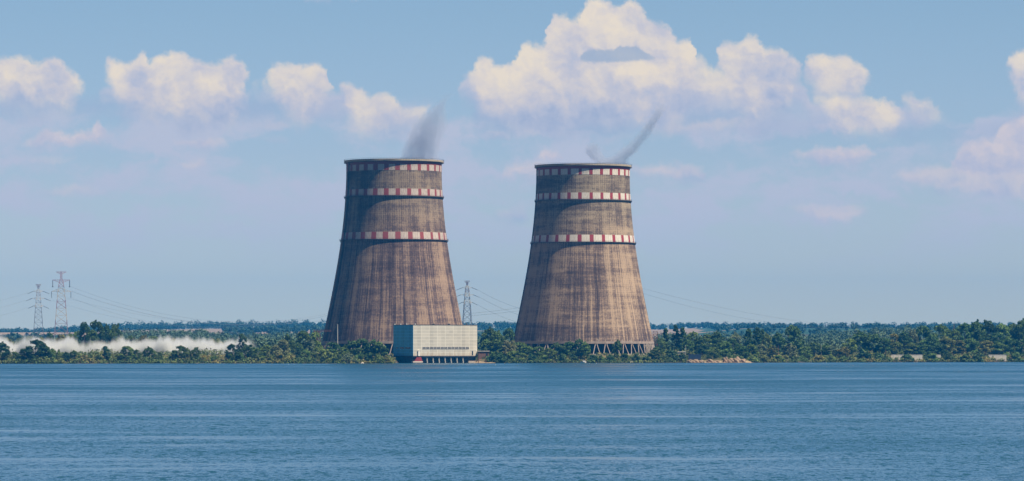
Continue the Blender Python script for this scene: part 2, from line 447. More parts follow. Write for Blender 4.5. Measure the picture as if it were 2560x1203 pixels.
COLUMN = simple('column_concrete', (0.36, 0.31, 0.29), 0.9, 0.2, 0.3)
BEAM = simple('ring_beam_concrete', (0.34, 0.28, 0.255), 0.9, 0.3, 0.25)
FILL = simple('fill_wall_painted_shade', (0.022, 0.022, 0.028), 0.95, 0.5, 0.2)  # shade of the tower interior put into a near-black colour
BASIN = simple('basin_concrete', (0.48, 0.45, 0.40), 0.9, 0.2, 0.2)
RUST = simple('rusty_steel', (0.18, 0.075, 0.05), 0.9, 0.4, 0.8)
STEEL = simple('galvanised_steel', (0.30, 0.33, 0.38), 0.6, 0.2, 0.3)
WIRE = simple('weathered_wire', (0.10, 0.12, 0.15), 0.7, 0.1, 0.01)
INSUL = simple('dark_insulator', (0.07, 0.08, 0.11), 0.4, 0.1, 1)
GREYP = simple('pale_grey_paint', (0.55, 0.55, 0.54), 0.6, 0.1, 0.5)
WHITEP = simple('white_paint', (0.78, 0.77, 0.74), 0.6, 0.08, 0.4)
REDW = simple('red_painted_wall', (0.26, 0.03, 0.035), 0.8, 0.3, 0.6)
DARKC = simple('dark_concrete', (0.045, 0.05, 0.06), 0.85, 0.5, 0.3)  # mottled near-black concrete
GLASSD = simple('dark_window_glass', (0.02, 0.028, 0.04), 0.25, 0.4, 1.0)
BARK = simple('bark', (0.085, 0.065, 0.05), 0.95, 0.3, 1.5)
CORE = simple('roofing_felt', (0.09, 0.085, 0.08), 0.95, 0.3, 0.3)

def mat_pylon(name, z_bands):
    """steel painted in red and white bands by height (object z)"""
    m, n, b, o = mat(name)
    P = n.add('ShaderNodeTexCoord').outputs['Object']
    x, y, z = n.sep(P)
    stops = []
    for p, c in z_bands: stops.append((p / 100.0, c))
    c = n.ramp(n.m('DIVIDE', z, 100.0), stops, 'CONSTANT')
    n.put(b.inputs['Base Color'], c); b.inputs['Roughness'].default_value = 0.6
    return m

def mat_leaf(name):
    m, n, b, o = mat(name)
    oi = n.add('ShaderNodeObjectInfo')
    geo = n.add('ShaderNodeNewGeometry')
    f = n.noise(geo.outputs['Position'], 0.28, 3, 0.6)
    k = n.m('ADD', n.lin(f, 0.3, 0.7, 0.62, 1.30), n.lin(geo.outputs['Random Per Island'], 0, 1, -0.22, 0.22))
    c = n.v('SCALE', oi.outputs['Color']); n.put(c.node.inputs['Scale'], k)
    c = n.mix(n.ss(f, 0.55, 0.75, 0, 0.35), c, n.mix(1.0, c, (1.5, 1.25, 0.8), 'MULTIPLY'))
    n.put(b.inputs['Base Color'], c); b.inputs['Roughness'].default_value = 0.65
    b.inputs['Specular IOR Level'].default_value = 0.25
    tr = n.add('ShaderNodeBsdfTranslucent'); n.put(tr.inputs[0], n.mix(1.0, c, (1.1, 1.3, 0.5), 'MULTIPLY'))
    mx = n.add('ShaderNodeMixShader'); mx.inputs[0].default_value = 0.22
    n.l.new(b.outputs[0], mx.inputs[1]); n.l.new(tr.outputs[0], mx.inputs[2]); n.l.new(mx.outputs[0], o.inputs['Surface'])
    return m
LEAF = mat_leaf('foliage')

def mat_scrub(name, stops, sc=0.03):
    m, n, b, o = mat(name)
    geo = n.add('ShaderNodeNewGeometry')
    P = n.v('MULTIPLY', geo.outputs['Position'], (1, 0.5, 1.5))
    f = n.noise(P, sc, 5, 0.62)
    f = n.m('ADD', f, n.lin(geo.outputs['Random Per Island'], 0, 1, -0.07, 0.07))
    c = n.ramp(n.lin(f, 0.28, 0.72), stops)
    n.put(b.inputs['Base Color'], c); b.inputs['Roughness'].default_value = 0.7
    b.inputs['Specular IOR Level'].default_value = 0.2
    return m

def mat_ground():
    m, n, b, o = mat('lakeside_ground')
    geo = n.add('ShaderNodeNewGeometry'); P = geo.outputs['Position']
    x, y, z = n.sep(P)
    near = n.ramp(n.noise(P, 0.05, 6, 0.65), [(0.3, (0.035, 0.05, 0.018)), (0.52, (0.07, 0.075, 0.03)), (0.64, (0.26, 0.20, 0.11)), (0.78, (0.42, 0.32, 0.19))])
    sandy = n.m('MAXIMUM', n.m('MULTIPLY', n.ss(x, -36, -30), n.ss(x, -10, -16)), n.m('MULTIPLY', n.ss(x, 141, 144), n.ss(x, 197, 193)))
    bank = n.mix(sandy, n.ramp(n.noise(P, 0.15, 5, 0.65), [(0.45, (0.02, 0.024, 0.018)), (0.72, (0.16, 0.125, 0.09))]), n.ramp(n.noise(P, 0.4, 5, 0.65), [(0.38, (0.12, 0.10, 0.06)), (0.6, (0.40, 0.30, 0.20))]))
    near = n.mix(n.ss(z, 2.2, 1.2), near, bank)
    # fields and woods on the far slopes: long strips
    fv = n.v('MULTIPLY', P, (0.00045, 0.0014, 0))
    fn = n.noise(fv, 1.0, 4, 0.55)
    fx = n.m('MULTIPLY_ADD', n.m('DIVIDE', x, y), F, 1280.0)
    fieldy = n.m('MAXIMUM', n.ss(fx, 1300, 1000), n.m('MULTIPLY', n.ss(fx, 1780, 1700), n.ss(fx, 1300, 1400)))
    fn = n.m('ADD', fn, n.m('MULTIPLY', n.m('SUBTRACT', fieldy, 0.5), 0.26))
    field = n.mix(n.noise(P, 0.002, 3, 0.5), (0.28, 0.21, 0.17), (0.21, 0.175, 0.13))
    wood = (0.028, 0.072, 0.055)
    far = n.mix(n.ss(fn, 0.44, 0.50), wood, field)
    c = n.mix(n.ss(y, 4200, 5200), near, far)
    n.put(b.inputs['Base Color'], c); b.inputs['Roughness'].default_value = 0.95
    b.inputs['Specular IOR Level'].default_value = 0.1
    return m

# ------------------------------------------------------------------ ground and water
def axis(points):
    out = []
    for a, b, s in points: out += list(np.arange(a, b, s))
    out.append(points[-1][1]); return np.array(out, dtype=float)
gx = axis([(-15000, -3000, 600), (-3000, -800, 80), (-800, 800, 6), (800, 3000, 80), (3000, 15000, 600)])
gy = axis([(-1500, 2400, 650), (2400, 2880, 60), (2880, 3450, 5), (3450, 4000, 50), (4000, 14000, 125)])
GX, GY = np.meshgrid(gx, gy)
GZ = groundZ(GX, GY)
rng = np.random.default_rng(3)
near_mask = (GY > 2880) & (GY < 3450) & (np.abs(GX) < 800)
GZ = GZ + near_mask * rng.normal(0, 0.12, GZ.shape)
V = np.stack([GX, GY, GZ], -1).reshape(-1, 3)
nx, ny = len(gx), len(gy)
i, j = np.meshgrid(np.arange(nx - 1), np.arange(ny - 1)); a = (j * nx + i).ravel()
ground = link('ground', mesh_np('ground', V, np.stack([a, a + 1, a + nx + 1, a + nx], -1), mat_ground(), True))
tag(ground, kind='structure')

def mat_water():
    m, n, b, o = mat('lake_water')
    geo = n.add('ShaderNodeNewGeometry'); P = geo.outputs['Position']
    x, y, z = n.sep(P)
    # gust patches: ruffled against calmer streaks
    big = n.noise(n.v('MULTIPLY', P, (0.0035, 0.0060, 0)), 1.0, 3, 0.55, dist=0.4)
    mid = n.noise(n.v('MULTIPLY', P, (0.010, 0.028, 0)), 1.0, 4, 0.6, dist=0.3)
    gust = n.m('ADD', n.m('MULTIPLY', big, 0.55), n.m('MULTIPLY', mid, 0.45))
    g = n.ss(gust, 0.455, 0.60)
    def rip(sc, k, det=3):
        c = n.noise(n.v('MULTIPLY', P, sc), 1.0, det, 0.6, dist=0.5, col=True)
        c = n.v('SUBTRACT', c, (0.5, 0.5, 0.5)); c = n.v('SCALE', c); c.node.inputs['Scale'].default_value = k
        return c
    t = n.v('ADD', n.v('ADD', rip((0.16, 0.05, 0), 0.30), rip((0.80, 0.26, 0), 0.92)), rip((2.9, 1.1, 0), 0.55, 2))
    tx, ty, _ = n.sep(t)
    fine = n.noise(n.v('MULTIPLY', P, (0.010, 0.035, 0)), 1.0, 4, 0.65, dist=0.2)
    g = n.m('ADD', n.m('MULTIPLY', g, 0.68), n.m('MULTIPLY', n.ss(fine, 0.40, 0.58), 0.32))
    amp = n.m('MULTIPLY', n.lin(g, 0, 1, 0.02, 2.3), n.lin(y, 600, 2400, 0.80, 2.8))
    aty = n.m('ABSOLUTE', ty)
    skew = n.m('ADD', n.m('MULTIPLY', aty, 0.26), n.m('MULTIPLY', n.m('MAXIMUM', n.m('SUBTRACT', aty, 0.06), 0.0), 4.0))
    ny = n.m('MULTIPLY', n.m('ADD', n.m('ADD', n.m('MULTIPLY', skew, amp), n.m('MULTIPLY', amp, 0.02)), 0.025), -1.0)
    N = n.v('NORMALIZE', n.comb(n.m('MULTIPLY', tx, n.m('MULTIPLY', amp, 0.6)), ny, 1.0))
    n.put(b.inputs['Base Color'], (0.015, 0.068, 0.122))
    n.put(b.inputs['Roughness'], 0.16); b.inputs['IOR'].default_value = 1.33
    n.l.new(N, b.inputs['Normal'])
    return m
wx = axis([(-15000, -2000, 1300), (-2000, 2000, 100), (2000, 15000, 1300)])
wy = axis([(-1500, 200, 340), (200, 3600, 100)])
GX, GY = np.meshgrid(wx, wy); V = np.stack([GX, GY, 0 * GX], -1).reshape(-1, 3); nx, ny = len(wx), len(wy)
i, j = np.meshgrid(np.arange(nx - 1), np.arange(ny - 1)); a = (j * nx + i).ravel()
water = link('water', mesh_np('water', V, np.stack([a, a + 1, a + nx + 1, a + nx], -1), mat_water(), False))
tag(water, kind='structure')

# ------------------------------------------------------------------ cooling towers
GROUND_T = 6.0
PROF_PX = [(418, 116.5), (440, 115.8), (470, 116.6), (505, 119), (540, 121.6), (575, 125), (610, 129.5), (660, 137), (724, 148.5), (776, 159), (823, 169), (857, 176)]
def tower(px, D, label, conc, white, red, seed, frac, phase, ladder_az):
    k = D / F
    c = at(px, HZ, D)
    root = empty('cooling_tower', (c.x, D, GROUND_T))
    tag(root, label, 'cooling tower', 'concrete cooling towers')
    base_z = GROUND_T
    ks = 3333.0 / F
    pts = [(EYE + (HZ - y) * ks - base_z, r * ks) for y, r in PROF_PX]
    pts.sort()
    zs = np.array([p[0] for p in pts]); rs = np.array([p[1] for p in pts])
    cf = np.polyfit(zs, rs, 4)
    def rad(z): return float(np.polyval(cf, z))
    zb, zt = pts[0][0], pts[-1][0]
    # shell: outer and inner surface
    seg, nr = 224, 90
    zz = np.linspace(zb, zt, nr)
    outer = [(rad(z), z) for z in zz]; inner = [(rad(z) - 0.8, z) for z in zz[::-1]]
    prof = outer + inner
    V = []; 
    for i in range(seg + 1):
        a = 2 * pi * i / seg - pi
        for r, z in prof: V.append((r * sin(a), -r * cos(a), z))
    m = len(prof); Q = []; UV = []
    for i in range(seg):
        for q in range(m - 1):
            Q.append((i * m + q, (i + 1) * m + q, (i + 1) * m + q + 1, i * m + q + 1))
            for (ii, qq) in ((i, q), (i + 1, q), (i + 1, q + 1), (i, q + 1)):
                UV.append(((2 * pi * ii / seg - pi) * 47.0, prof[qq][1] + base_z))
    me = mesh_np('shell', V, Q, conc, True)
    uvl = me.uv_layers.new(name='UVMap'); uvl.data.foreach_set('uv', np.array(UV, dtype=np.float32).ravel())
    link('shell', me, root)
    def z_of(y): return EYE + (HZ - y) * ks - base_z
    # painted warning bands (thin skins just proud of the shell)
    def band(y0, y1, solid_top=None):
        z1, z0 = z_of(y0), z_of(y1)
        V, Q, UV, MI = [], [], [], []
        N = 27; rr = random.Random(seed * 7 + int(y0))
        edges = []
        for i in range(N):
            a0 = 2 * pi * i / N + phase
            fr = frac(((a0 + pi) % (2 * pi)) - pi) + rr.uniform(-0.025, 0.025)
            edges.append((a0, a0 + 2 * pi / N * fr, 0)); edges.append((a0 + 2 * pi / N * fr, a0 + 2 * pi / N, 1))
        lev = [z0, z1] if solid_top is None else [z0, z_of(solid_top), z1]
        for a0, a1, c_ in edges:
            n = 4
            for i in range(n):
                b0 = a0 + (a1 - a0) * i / n; b1 = a0 + (a1 - a0) * (i + 1) / n
                for l in range(len(lev) - 1):
                    k0 = len(V)
                    for (bb, zz_) in ((b0, lev[l]), (b1, lev[l]), (b1, lev[l + 1]), (b0, lev[l + 1])):
                        r = rad(zz_) + 0.12
                        V.append((r * sin(bb), -r * cos(bb), zz_)); UV.append((bb * 47, zz_ + base_z))
                    Q.append((k0, k0 + 1, k0 + 2, k0 + 3)); MI.append(1 if (l == 1 or c_ == 1) else 0)
        me = mesh_np('painted_band', V, Q, white, False); me.materials.append(red)
        me.polygons.foreach_set('material_index', MI)
        uvl = me.uv_layers.new(name='UVMap'); uvl.data.foreach_set('uv', np.array(UV, dtype=np.float32).ravel())
        o = link('painted_band', me, root); return o
    b = band(420.5, 441.5, 427); tag(b, 'red band with a row of white squares just under the rim')
    b = band(486, 502); tag(b, 'upper middle ring of red and white blocks')
    b = band(590.5, 607.5); tag(b, 'lower middle ring of red and white blocks')
    # top rim: parapet and walkway
    rt = rad(zt)
    p = MB(); p.lathe([(rt - 0.95, zt - 0.3), (rt + 1.45, zt - 0.3), (rt + 1.55, zt - 0.2), (rt + 1.55, zt + 1.35), (rt + 1.25, zt + 1.35), (rt + 1.2, zt + 0.35), (rt - 0.95, zt + 0.35)][::-1], 224)
    rim = p.build('rim_parapet', RIMC, root, smooth=False)
    p = MB()
    for i in range(112):
        a = 2 * pi * i / 112
        for dr in (1.95,):
            q0 = Vector(((rt + dr) * sin(a), -(rt + dr) * cos(a), zt - 0.7)); p.bar(q0, q0 + Vector((0, 0, 2.9)), 0.05)
        q1 = Vector(((rt - 0.1) * sin(a), -(rt - 0.1) * cos(a), zt - 1.5)); p.bar(q1, q0, 0.1)
        p.lathe([(rt + 1.90, zt + 2.1), (rt + 2.0, zt + 2.1), (rt + 2.0, zt + 2.2), (rt + 1.9, zt + 2.2)][::-1], 224)
    p.build('railing', DECK, rim)
    # two ring galleries
    for yy in (503.5, 608.5):
        z = z_of(yy); r = rad(z)
        p = MB(); p.lathe([(r - 0.2, z - 0.25), (r + 1.15, z - 0.25), (r + 1.15, z + 0.1), (r - 0.2, z + 0.1)][::-1], 224)
        for i in range(108):
            a = 2 * pi * i / 108
            p.bar(((r + 1.05) * sin(a), -(r + 1.05) * cos(a), z - 0.3), ((r + 0.1) * sin(a), -(r + 0.1) * cos(a), z - 1.9), 0.10)
        g = p.build('gallery', DECK, root)
        p = MB()
        for i in range(108):
            a = 2 * pi * i / 108
            q0 = Vector(((r + 1.1) * sin(a), -(r + 1.1) * cos(a), z)); p.bar(q0, q0 + Vector((0, 0, 1.25)), 0.05)
        for dz_ in (0.65, 1.25):
            p.lathe([(r + 1.06, z + dz_ - 0.04), (r + 1.14, z + dz_ - 0.04), (r + 1.14, z + dz_ + 0.04), (r + 1.06, z + dz_ + 0.04)][::-1], 216)
        p.build('railing', DECK, g)
    # ladder running down the shell
    p = MB(); az = R(ladder_az)
    prev = None
    for z in np.arange(zb + 1, zt, 1.5):
        r = rad(z) + 0.5
        L = Vector((r * sin(az) - 0.8 * cos(az), -r * cos(az) - 0.8 * sin(az), z)); Rr = Vector((r * sin(az) + 0.8 * cos(az), -r * cos(az) + 0.8 * sin(az), z))
        p.bar(L, Rr, 0.07)
        if prev: p.bar(prev[0], L, 0.3); p.bar(prev[1], Rr, 0.3)
        prev = (L, Rr)
    p.build('ladder', DECK, root)
    # ring beam, columns, basin; near-black fill wall paints in the interior shade
    rb = rad(zb)
    p = MB(); p.lathe([(rb - 1.0, zb - 0.9), (rb + 0.25, zb - 0.9), (rb + 0.20, zb + 1.1), (rb - 1.0, zb + 1.1)][::-1], 224)
    p.build('ring_beam', BEAM, root)
    p = MB(); p.bar((-0.55, 0, zb - 0.9), (-3.0, -2.9, 0.5), 0.38, 0.38, 8); lm = p.mesh('column', COLUMN)
    p = MB(); p.bar((0.55, 0, zb - 0.9), (3.0, -2.9, 0.5), 0.38, 0.38, 8); rm = p.mesh('column', COLUMN)
    N = 44
    for i in range(N):
        a = 2 * pi * i / N + 0.02
        for me in (lm, rm):
            o = link('column', me, root, ((rb - 0.4) * sin(a), -(rb - 0.4) * cos(a), 0)); o.rotation_euler = (0, 0, a)
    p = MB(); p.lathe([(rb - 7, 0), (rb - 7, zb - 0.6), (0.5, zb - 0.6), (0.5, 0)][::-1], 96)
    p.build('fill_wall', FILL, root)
    p = MB(); p.lathe([(rb + 2.0, -3.0), (rb + 3.6, -3.0), (rb + 3.6, 0.9), (rb + 2.0, 0.9)][::-1], 160)
    p.build('basin_wall', BASIN, root)
    return root, rt, zt + base_z

TA = tower(985, 3250, 'left cooling tower with darker brown streaked concrete, behind the white pump house', CONC_A, WHITE_A, RED_A, 1,
           lambda a: 0.56 + 0.14 * max(0, min(1, (a + 0.2) / 0.8)), R(-4.4), -67)
TB = tower(1458, 3333, 'right cooling tower with lighter tan concrete and slanting columns visible at its foot', CONC_B, WHITE_B, RED_B, 2,
           lambda a: 0.69, R(-2.8), -82)
# ladders read dark against the shell; white blocks keep their own tone

# ------------------------------------------------------------------ steam plumes
def mat_vol(name, col, dens, scale, lo, hi, aniso=0.0, stretch=(1, 1, 1), detail=4, shape=None, absorb=None):
    m = bpy.data.materials.new(name); m.use_nodes = True
    n = NT(m.node_tree); o = n.add('ShaderNodeOutputMaterial')
    pv = n.add('ShaderNodeVolumePrincipled')
    n.put(pv.inputs['Color'], col); pv.inputs['Anisotropy'].default_value = aniso
    if absorb: n.put(pv.inputs['Absorption Color'], absorb)
    P = n.add('ShaderNodeTexCoord').outputs['Object']
    f = n.noise(n.v('MULTIPLY', P, stretch), scale, detail, 0.6, dist=0.3)
    d = n.ss(f, lo, hi)
    if shape: d = n.m('MULTIPLY', d, shape(n, P, f))
    n.put(pv.inputs['Density'], n.m('MULTIPLY', d, dens))
    n.l.new(pv.outputs[0], o.inputs['Volume'])
    return m

def tube_path(path, seg=20):
    """closed tube round (x, y, z, r) stations, in local coordinates"""
    V, Fc = [], []
    n = len(path)
    for (x, y, z, r) in path:
        for i in range(seg):
            a = 2 * pi * i / seg; V.append((x + r * cos(a), y + r * 0.8 * sin(a), z))
    for k in range(n - 1):
        for i in range(seg):
            j = (i + 1) % seg; Fc.append((k * seg + i, k * seg + j, (k + 1) * seg + j, (k + 1) * seg + i))
    Fc.append(tuple(reversed(range(seg)))); Fc.append(tuple((n - 1) * seg + i for i in range(seg)))
    me = bpy.data.meshes.new('steam_plume'); me.from_pydata(V, [], Fc); me.update(); return me

def plume(label, D, stations, dens, lo, hi):
    """stations: (px left, px right, py) from the mouth upwards"""
    pts = []
    for l, r, y in stations:
        q = at((l + r) / 2, y, D); pts.append((q.x, 0, q.z, (r - l) / 2 * D / F))
    o0 = pts[0]
    local = [(x - o0[0], 0, z - o0[2], r) for x, y, z, r in pts]
    me = tube_path(local)
    # soft edge: density falls from the plume's own axis towards its skin
    def shape(n, P, f):
        x, y, z = n.sep(P)
        zt = local[-1][2]
        zz = n.m('DIVIDE', z, zt)
        xs = n.curve(zz, [(max(0, p[2]) / zt, 0.5 + p[0] / 200.0) for p in local])
        rs = n.curve(zz, [(max(0, p[2]) / zt, p[3] / 60.0) for p in local])
        dxx = n.m('SUBTRACT', x, n.m('MULTIPLY', n.m('SUBTRACT', xs, 0.5), 200.0))
        wob = n.m('MULTIPLY', n.m('SUBTRACT', f, 0.5), 2.2)
        rr = n.m('DIVIDE', n.m('SQRT', n.m('ADD', n.m('MULTIPLY', dxx, dxx), n.m('MULTIPLY', n.m('MULTIPLY', y, y), 1.5))), n.m('MULTIPLY', rs, 60.0))
        return n.m('MULTIPLY', n.ss(n.m('ADD', rr, wob), 1.15, 0.45), n.ss(zz, 1.0, 0.75))
    me.materials.append(mat_vol('steam', (0.60, 0.66, 0.80), dens * 3.8, 0.085, lo, hi, 0.3, (1, 1, 0.6), 5, shape, (0.15, 0.27, 0.85)))
    o = link('steam_plume', me, None, (o0[0], D, o0[2]))
    tag(o, label, 'steam', 'steam plumes', 'stuff'); return o
plume('broad grey-blue steam leaning right out of the left cooling tower', 3250,
      [(985, 1108, 412), (1000, 1106, 390), (1010, 1106, 360), (1018, 1112, 335), (1030, 1122, 312), (1050, 1120, 290), (1078, 1118, 268), (1095, 1126, 250), (1100, 1142, 236), (1108, 1148, 228)], 0.034, 0.25, 0.62)
plume('thin grey-blue steam wisp curving up right out of the right cooling tower', 3333,
      [(1488, 1578, 422), (1490, 1576, 404), (1525, 1582, 392), (1545, 1598, 378), (1568, 1608, 360), (1590, 1626, 340), (1606, 1640, 318), (1622, 1652, 298), (1634, 1664, 278), (1640, 1672, 260), (1645, 1680, 250)], 0.048, 0.25, 0.58)
plume('faint steam curl standing at the left side of the right tower mouth', 3345,
      [(1500, 1535, 415), (1480, 1530, 402), (1468, 1512, 390), (1460, 1502, 376), (1466, 1500, 362), (1474, 1492, 354)], 0.060, 0.25, 0.6)

# spray-pond mist behind the left bank
def mist():
    x0, x1 = at(-60, 0, 3240).x, at(640, 0, 3240).x
    me = bpy.data.meshes.new('spray_mist')
    L = x1 - x0
    b = MB(); b.box(0, L, -14, 30, -1, 22); me = b.mesh('spray_mist', [])
    me.materials.clear()
    def shape(n, P, f):
        x, y, z = n.sep(P)
        top = n.noise(n.comb(n.m('MULTIPLY', x, 0.07), n.m('MULTIPLY', y, 0.03), 0), 1.0, 5, 0.6)
        t2 = n.noise(n.comb(n.m('MULTIPLY', x, 0.015), 0, 7), 1.0, 2, 0.5)
        h = n.m('ADD', n.m('MULTIPLY', n.m('SUBTRACT', top, 0.25), 38.0), n.m('MULTIPLY', t2, 8.0))
        d = n.ss(z, h, n.m('SUBTRACT', h, 12.0))
        ends = n.m('MULTIPLY', n.ss(x, 0, 12), n.ss(x, L, L - 20))
        return n.m('MULTIPLY', d, ends)
    me.materials.append(mat_vol('spray', (0.93, 0.97, 1.0), 0.45, 0.12, 0.15, 0.6, 0.2, (1, 1, 0.5), 4, shape))
    o = link('spray_mist', me, None, (x0, 3244, 5.8))
    tag(o, 'white mist lying low behind the bushes on the left bank', 'mist', kind='stuff')
mist()

# ------------------------------------------------------------------ pump house
def pump_house():
    TH = R(29)
    corner = at(1033, 908, 3032)
    root = empty('pump_house', (corner.x, 3032, 0), TH)
    tag(root, 'white panelled pump house on dark piers at the water, before the left tower', 'pump house')
    k = 3040 / F
    Wf = 157 * k / cos(TH) * 1.01; Ws = 53 * k / sin(TH) * 0.985
    H1 = EYE + (HZ - 813.0) * k; H0 = EYE - (889.5 - HZ) * k
    # wall block with raised panel joints in its material
    m, n, b, o = mat('white_wall_panels')
    P = n.add('ShaderNodeTexCoord').outputs['Object']
    x, y, z = n.sep(P)
    hcoord = n.m('ADD', x, y)
    pu = n.m('DIVIDE', hcoord, Wf / 8.0); pvv = n.m('DIVIDE', n.m('SUBTRACT', z, H0), (H1 - H0) / 9.6)
    gu = n.m('ABSOLUTE', n.m('SUBTRACT', n.m('FRACT', pu), 0.5)); gv = n.m('ABSOLUTE', n.m('SUBTRACT', n.m('FRACT', pvv), 0.5))
    wn = n.add('ShaderNodeTexWhiteNoise', noise_dimensions='2D')
    n.put(wn.inputs['Vector'], n.comb(n.m('FLOOR', n.m('MULTIPLY', pu, 2.0)), n.m('FLOOR', pvv), 0))
    wn2 = n.add('ShaderNodeTexWhiteNoise', noise_dimensions='1D')
    n.put(wn2.inputs['W'], n.m('FLOOR', n.m('MULTIPLY', pu, 2.0)))
    t = n.m('ADD', n.m('MULTIPLY', wn.outputs['Value'], 0.35), n.m('MULTIPLY', wn2.outputs['Value'], 0.5))
    t = n.m('ADD', t, n.m('MULTIPLY', n.noise(P, 0.35, 5, 0.65), 0.3))
    col = n.mix(n.lin(t, 0.2, 0.95), (0.46, 0.45, 0.41), (0.62, 0.60, 0.54))
    col = n.mix(n.m('MULTIPLY', n.ss(gv, 0.40, 0.44), 0.65), col, (0.78, 0.76, 0.68))
    col = n.mix(n.m('MULTIPLY', n.ss(gu, 0.45, 0.475), 0.6), col, (0.78, 0.76, 0.68))
    rustn = n.ss(n.noise(n.v('MULTIPLY', P, (0.5, 0.5, 0.15)), 1.0, 4, 0.6), 0.45, 0.7)
    col = n.mix(n.m('MULTIPLY', rustn, n.ss(z, H0 + 5.5, H0, 0, 0.6)), col, (0.42, 0.30, 0.19))
    col = n.mix(n.ss(z, H0 + 3.0, H0, 0, 0.25), col, (0.60, 0.46, 0.30))
    n.put(b.inputs['Base Color'], col); b.inputs['Roughness'].default_value = 0.6
    panel = m
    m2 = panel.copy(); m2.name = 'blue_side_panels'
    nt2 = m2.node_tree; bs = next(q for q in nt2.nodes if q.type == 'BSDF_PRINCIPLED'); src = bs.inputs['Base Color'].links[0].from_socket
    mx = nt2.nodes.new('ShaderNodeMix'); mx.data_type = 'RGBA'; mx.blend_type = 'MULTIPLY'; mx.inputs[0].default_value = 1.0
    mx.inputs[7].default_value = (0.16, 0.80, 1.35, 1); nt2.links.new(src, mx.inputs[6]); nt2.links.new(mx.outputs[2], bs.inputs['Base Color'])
    p = MB(); p.box(0.06, Wf, 0, Ws, H0, H1); p.build('wall', panel, root)
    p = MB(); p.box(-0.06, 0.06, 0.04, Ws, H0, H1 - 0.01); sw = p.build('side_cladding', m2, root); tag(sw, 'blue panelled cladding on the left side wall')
    p = MB(); p.box(-0.15, Wf + 0.15, -0.15, Ws + 0.15, H1, H1 + 0.35); roof = p.build('roof_edge', CORE, root)
    # vents and lamps on the roof
    for i, (fx, fy, w) in enumerate([(0.06, 0.1, 1.1), (0.38, 0.2, 2.2), (0.62, 0.2, 2.2), (0.93, 0.3, 1.0)]):
        p = MB(); p.bar((Wf * fx, Ws * fy, H1 + 0.35), (Wf * fx, Ws * fy, H1 + 1.0), w / 2, w / 2, 10)
        p.bar((Wf * fx, Ws * fy, H1 + 1.0), (Wf * fx, Ws * fy, H1 + 1.35), w / 2 * 1.25, w * 0.2, 10)
        v = p.build('roof_vent', CORE, roof)
    for fx, fy in ((0.0, 0.95), (0.03, 0.02), (0.0, 0.35), (0.0, 0.65)):
        p = MB(); p.box(Wf * fx + 0.1, Wf * fx + 0.9, Ws * fy, Ws * fy + 0.8, H1 + 0.35, H1 + 1.2); p.build('lamp_box', GREYP, roof)
    def fx_(px): return (px - 1033) / 157.0 * Wf
    def fz_(py): return EYE + (HZ - py) * k
    # window row: each panel of slits
    n_w = 13; xa, xb = fx_(1055.5), fx_(1170.5)
    for i in range(n_w):
        w0 = xa + (xb - xa) * i / n_w; wd = (xb - xa) / n_w - 0.35
        p = MB(); p.box(w0, w0 + wd, -0.10, 0.05, fz_(873.2), fz_(867.6)); f = p.build('window', GLASSD, root)
        p = MB()
        for q in range(4):
            xq = w0 + wd * q / 3; p.box(xq - 0.1, xq + 0.1, -0.16, -0.11, fz_(873.2), fz_(867.6) + 0.05)
        p.build('frame', WHITEP, f)
    # windows on the shaded side (side runs along local +y at x = 0)
    for ya, yb in ((0.12, 0.40), (0.45, 0.66), (0.78, 0.86)):
        p = MB(); p.box(-0.14, 0.05, Ws * ya, Ws * yb, fz_(872.5), fz_(868)); p.build('window', GLASSD, root)
    # doors and the white service stair
    p = MB(); p.box(fx_(1177.0), fx_(1180.0), -0.12, 0.05, H0 + 0.5, fz_(877.5)); dr = p.build('door', GLASSD, root); tag(dr, 'dark narrow door at the right end of the front')
    p = MB(); p.box(fx_(1044.0), fx_(1048.5), -0.8, -0.02, H0 - 0.2, fz_(877)); p.box(fx_(1043.4), fx_(1049.1), -0.95, -0.02, fz_(877), fz_(876.2)); dr = p.build('porch', WHITEP, root); tag(dr, 'small white porch near the left end of the front')
    # dark undercroft: recessed wall, slab, piers, red sluice wall
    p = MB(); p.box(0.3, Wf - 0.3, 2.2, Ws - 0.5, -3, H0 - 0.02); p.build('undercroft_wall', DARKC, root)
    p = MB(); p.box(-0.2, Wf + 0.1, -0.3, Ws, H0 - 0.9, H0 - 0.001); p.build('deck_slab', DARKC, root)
    for i in range(7):
        x = fx_(1067.5 + 14.7 * i)
        p = MB(); p.box(x - 0.4, x + 0.4, -0.2, 2.1, -3, 1.6); p.box(x - 0.38, x + 0.38, 0.3, 2.1, 1.6, H0 - 0.95); pr = p.build('pier', [simple_cached('pier_concrete', (0.40, 0.39, 0.36))], root)
    for i in range(8):
        x = fx_(1060.2 + 14.7 * i)
        p = MB(); p.box(x - 1.6, x + 1.6, 1.9, 2.15, 1.0, 3.4); p.build('sluice_gate', simple_cached('gate_steel', (0.07, 0.085, 0.10)), root)
    p = MB(); v0 = fx_(1036.5); v1 = fx_(1055)
    n0 = len(p.v)
    for yy in (-0.25, 2.0):
        p.v += [(v0, yy, 1.5), (v1, yy, 1.5), (v1 - 1.2, yy, H0 - 0.95), (v0 + 2.2, yy, H0 - 0.95)]
    p.f += [(0, 1, 2, 3), (7, 6, 5, 4), (0, 4, 5, 1), (1, 5, 6, 2), (2, 6, 7, 3), (3, 7, 4, 0)]; p.mi += [0] * 6
    p.build('red_wall', REDW, root)
    p = MB(); p.box(fx_(1031.5), fx_(1055.5), -0.8, 2.1, 0.45, 1.48); p.build('white_sill', simple_cached('sill_concrete', (0.62, 0.55, 0.50)), root)
    p = MB(); p.box(fx_(1168), fx_(1191), -0.6, 3.0, -2, 1.7); p.build('quay_step', simple_cached('quay_concrete', (0.42, 0.36, 0.30)), root)
_sc = {}
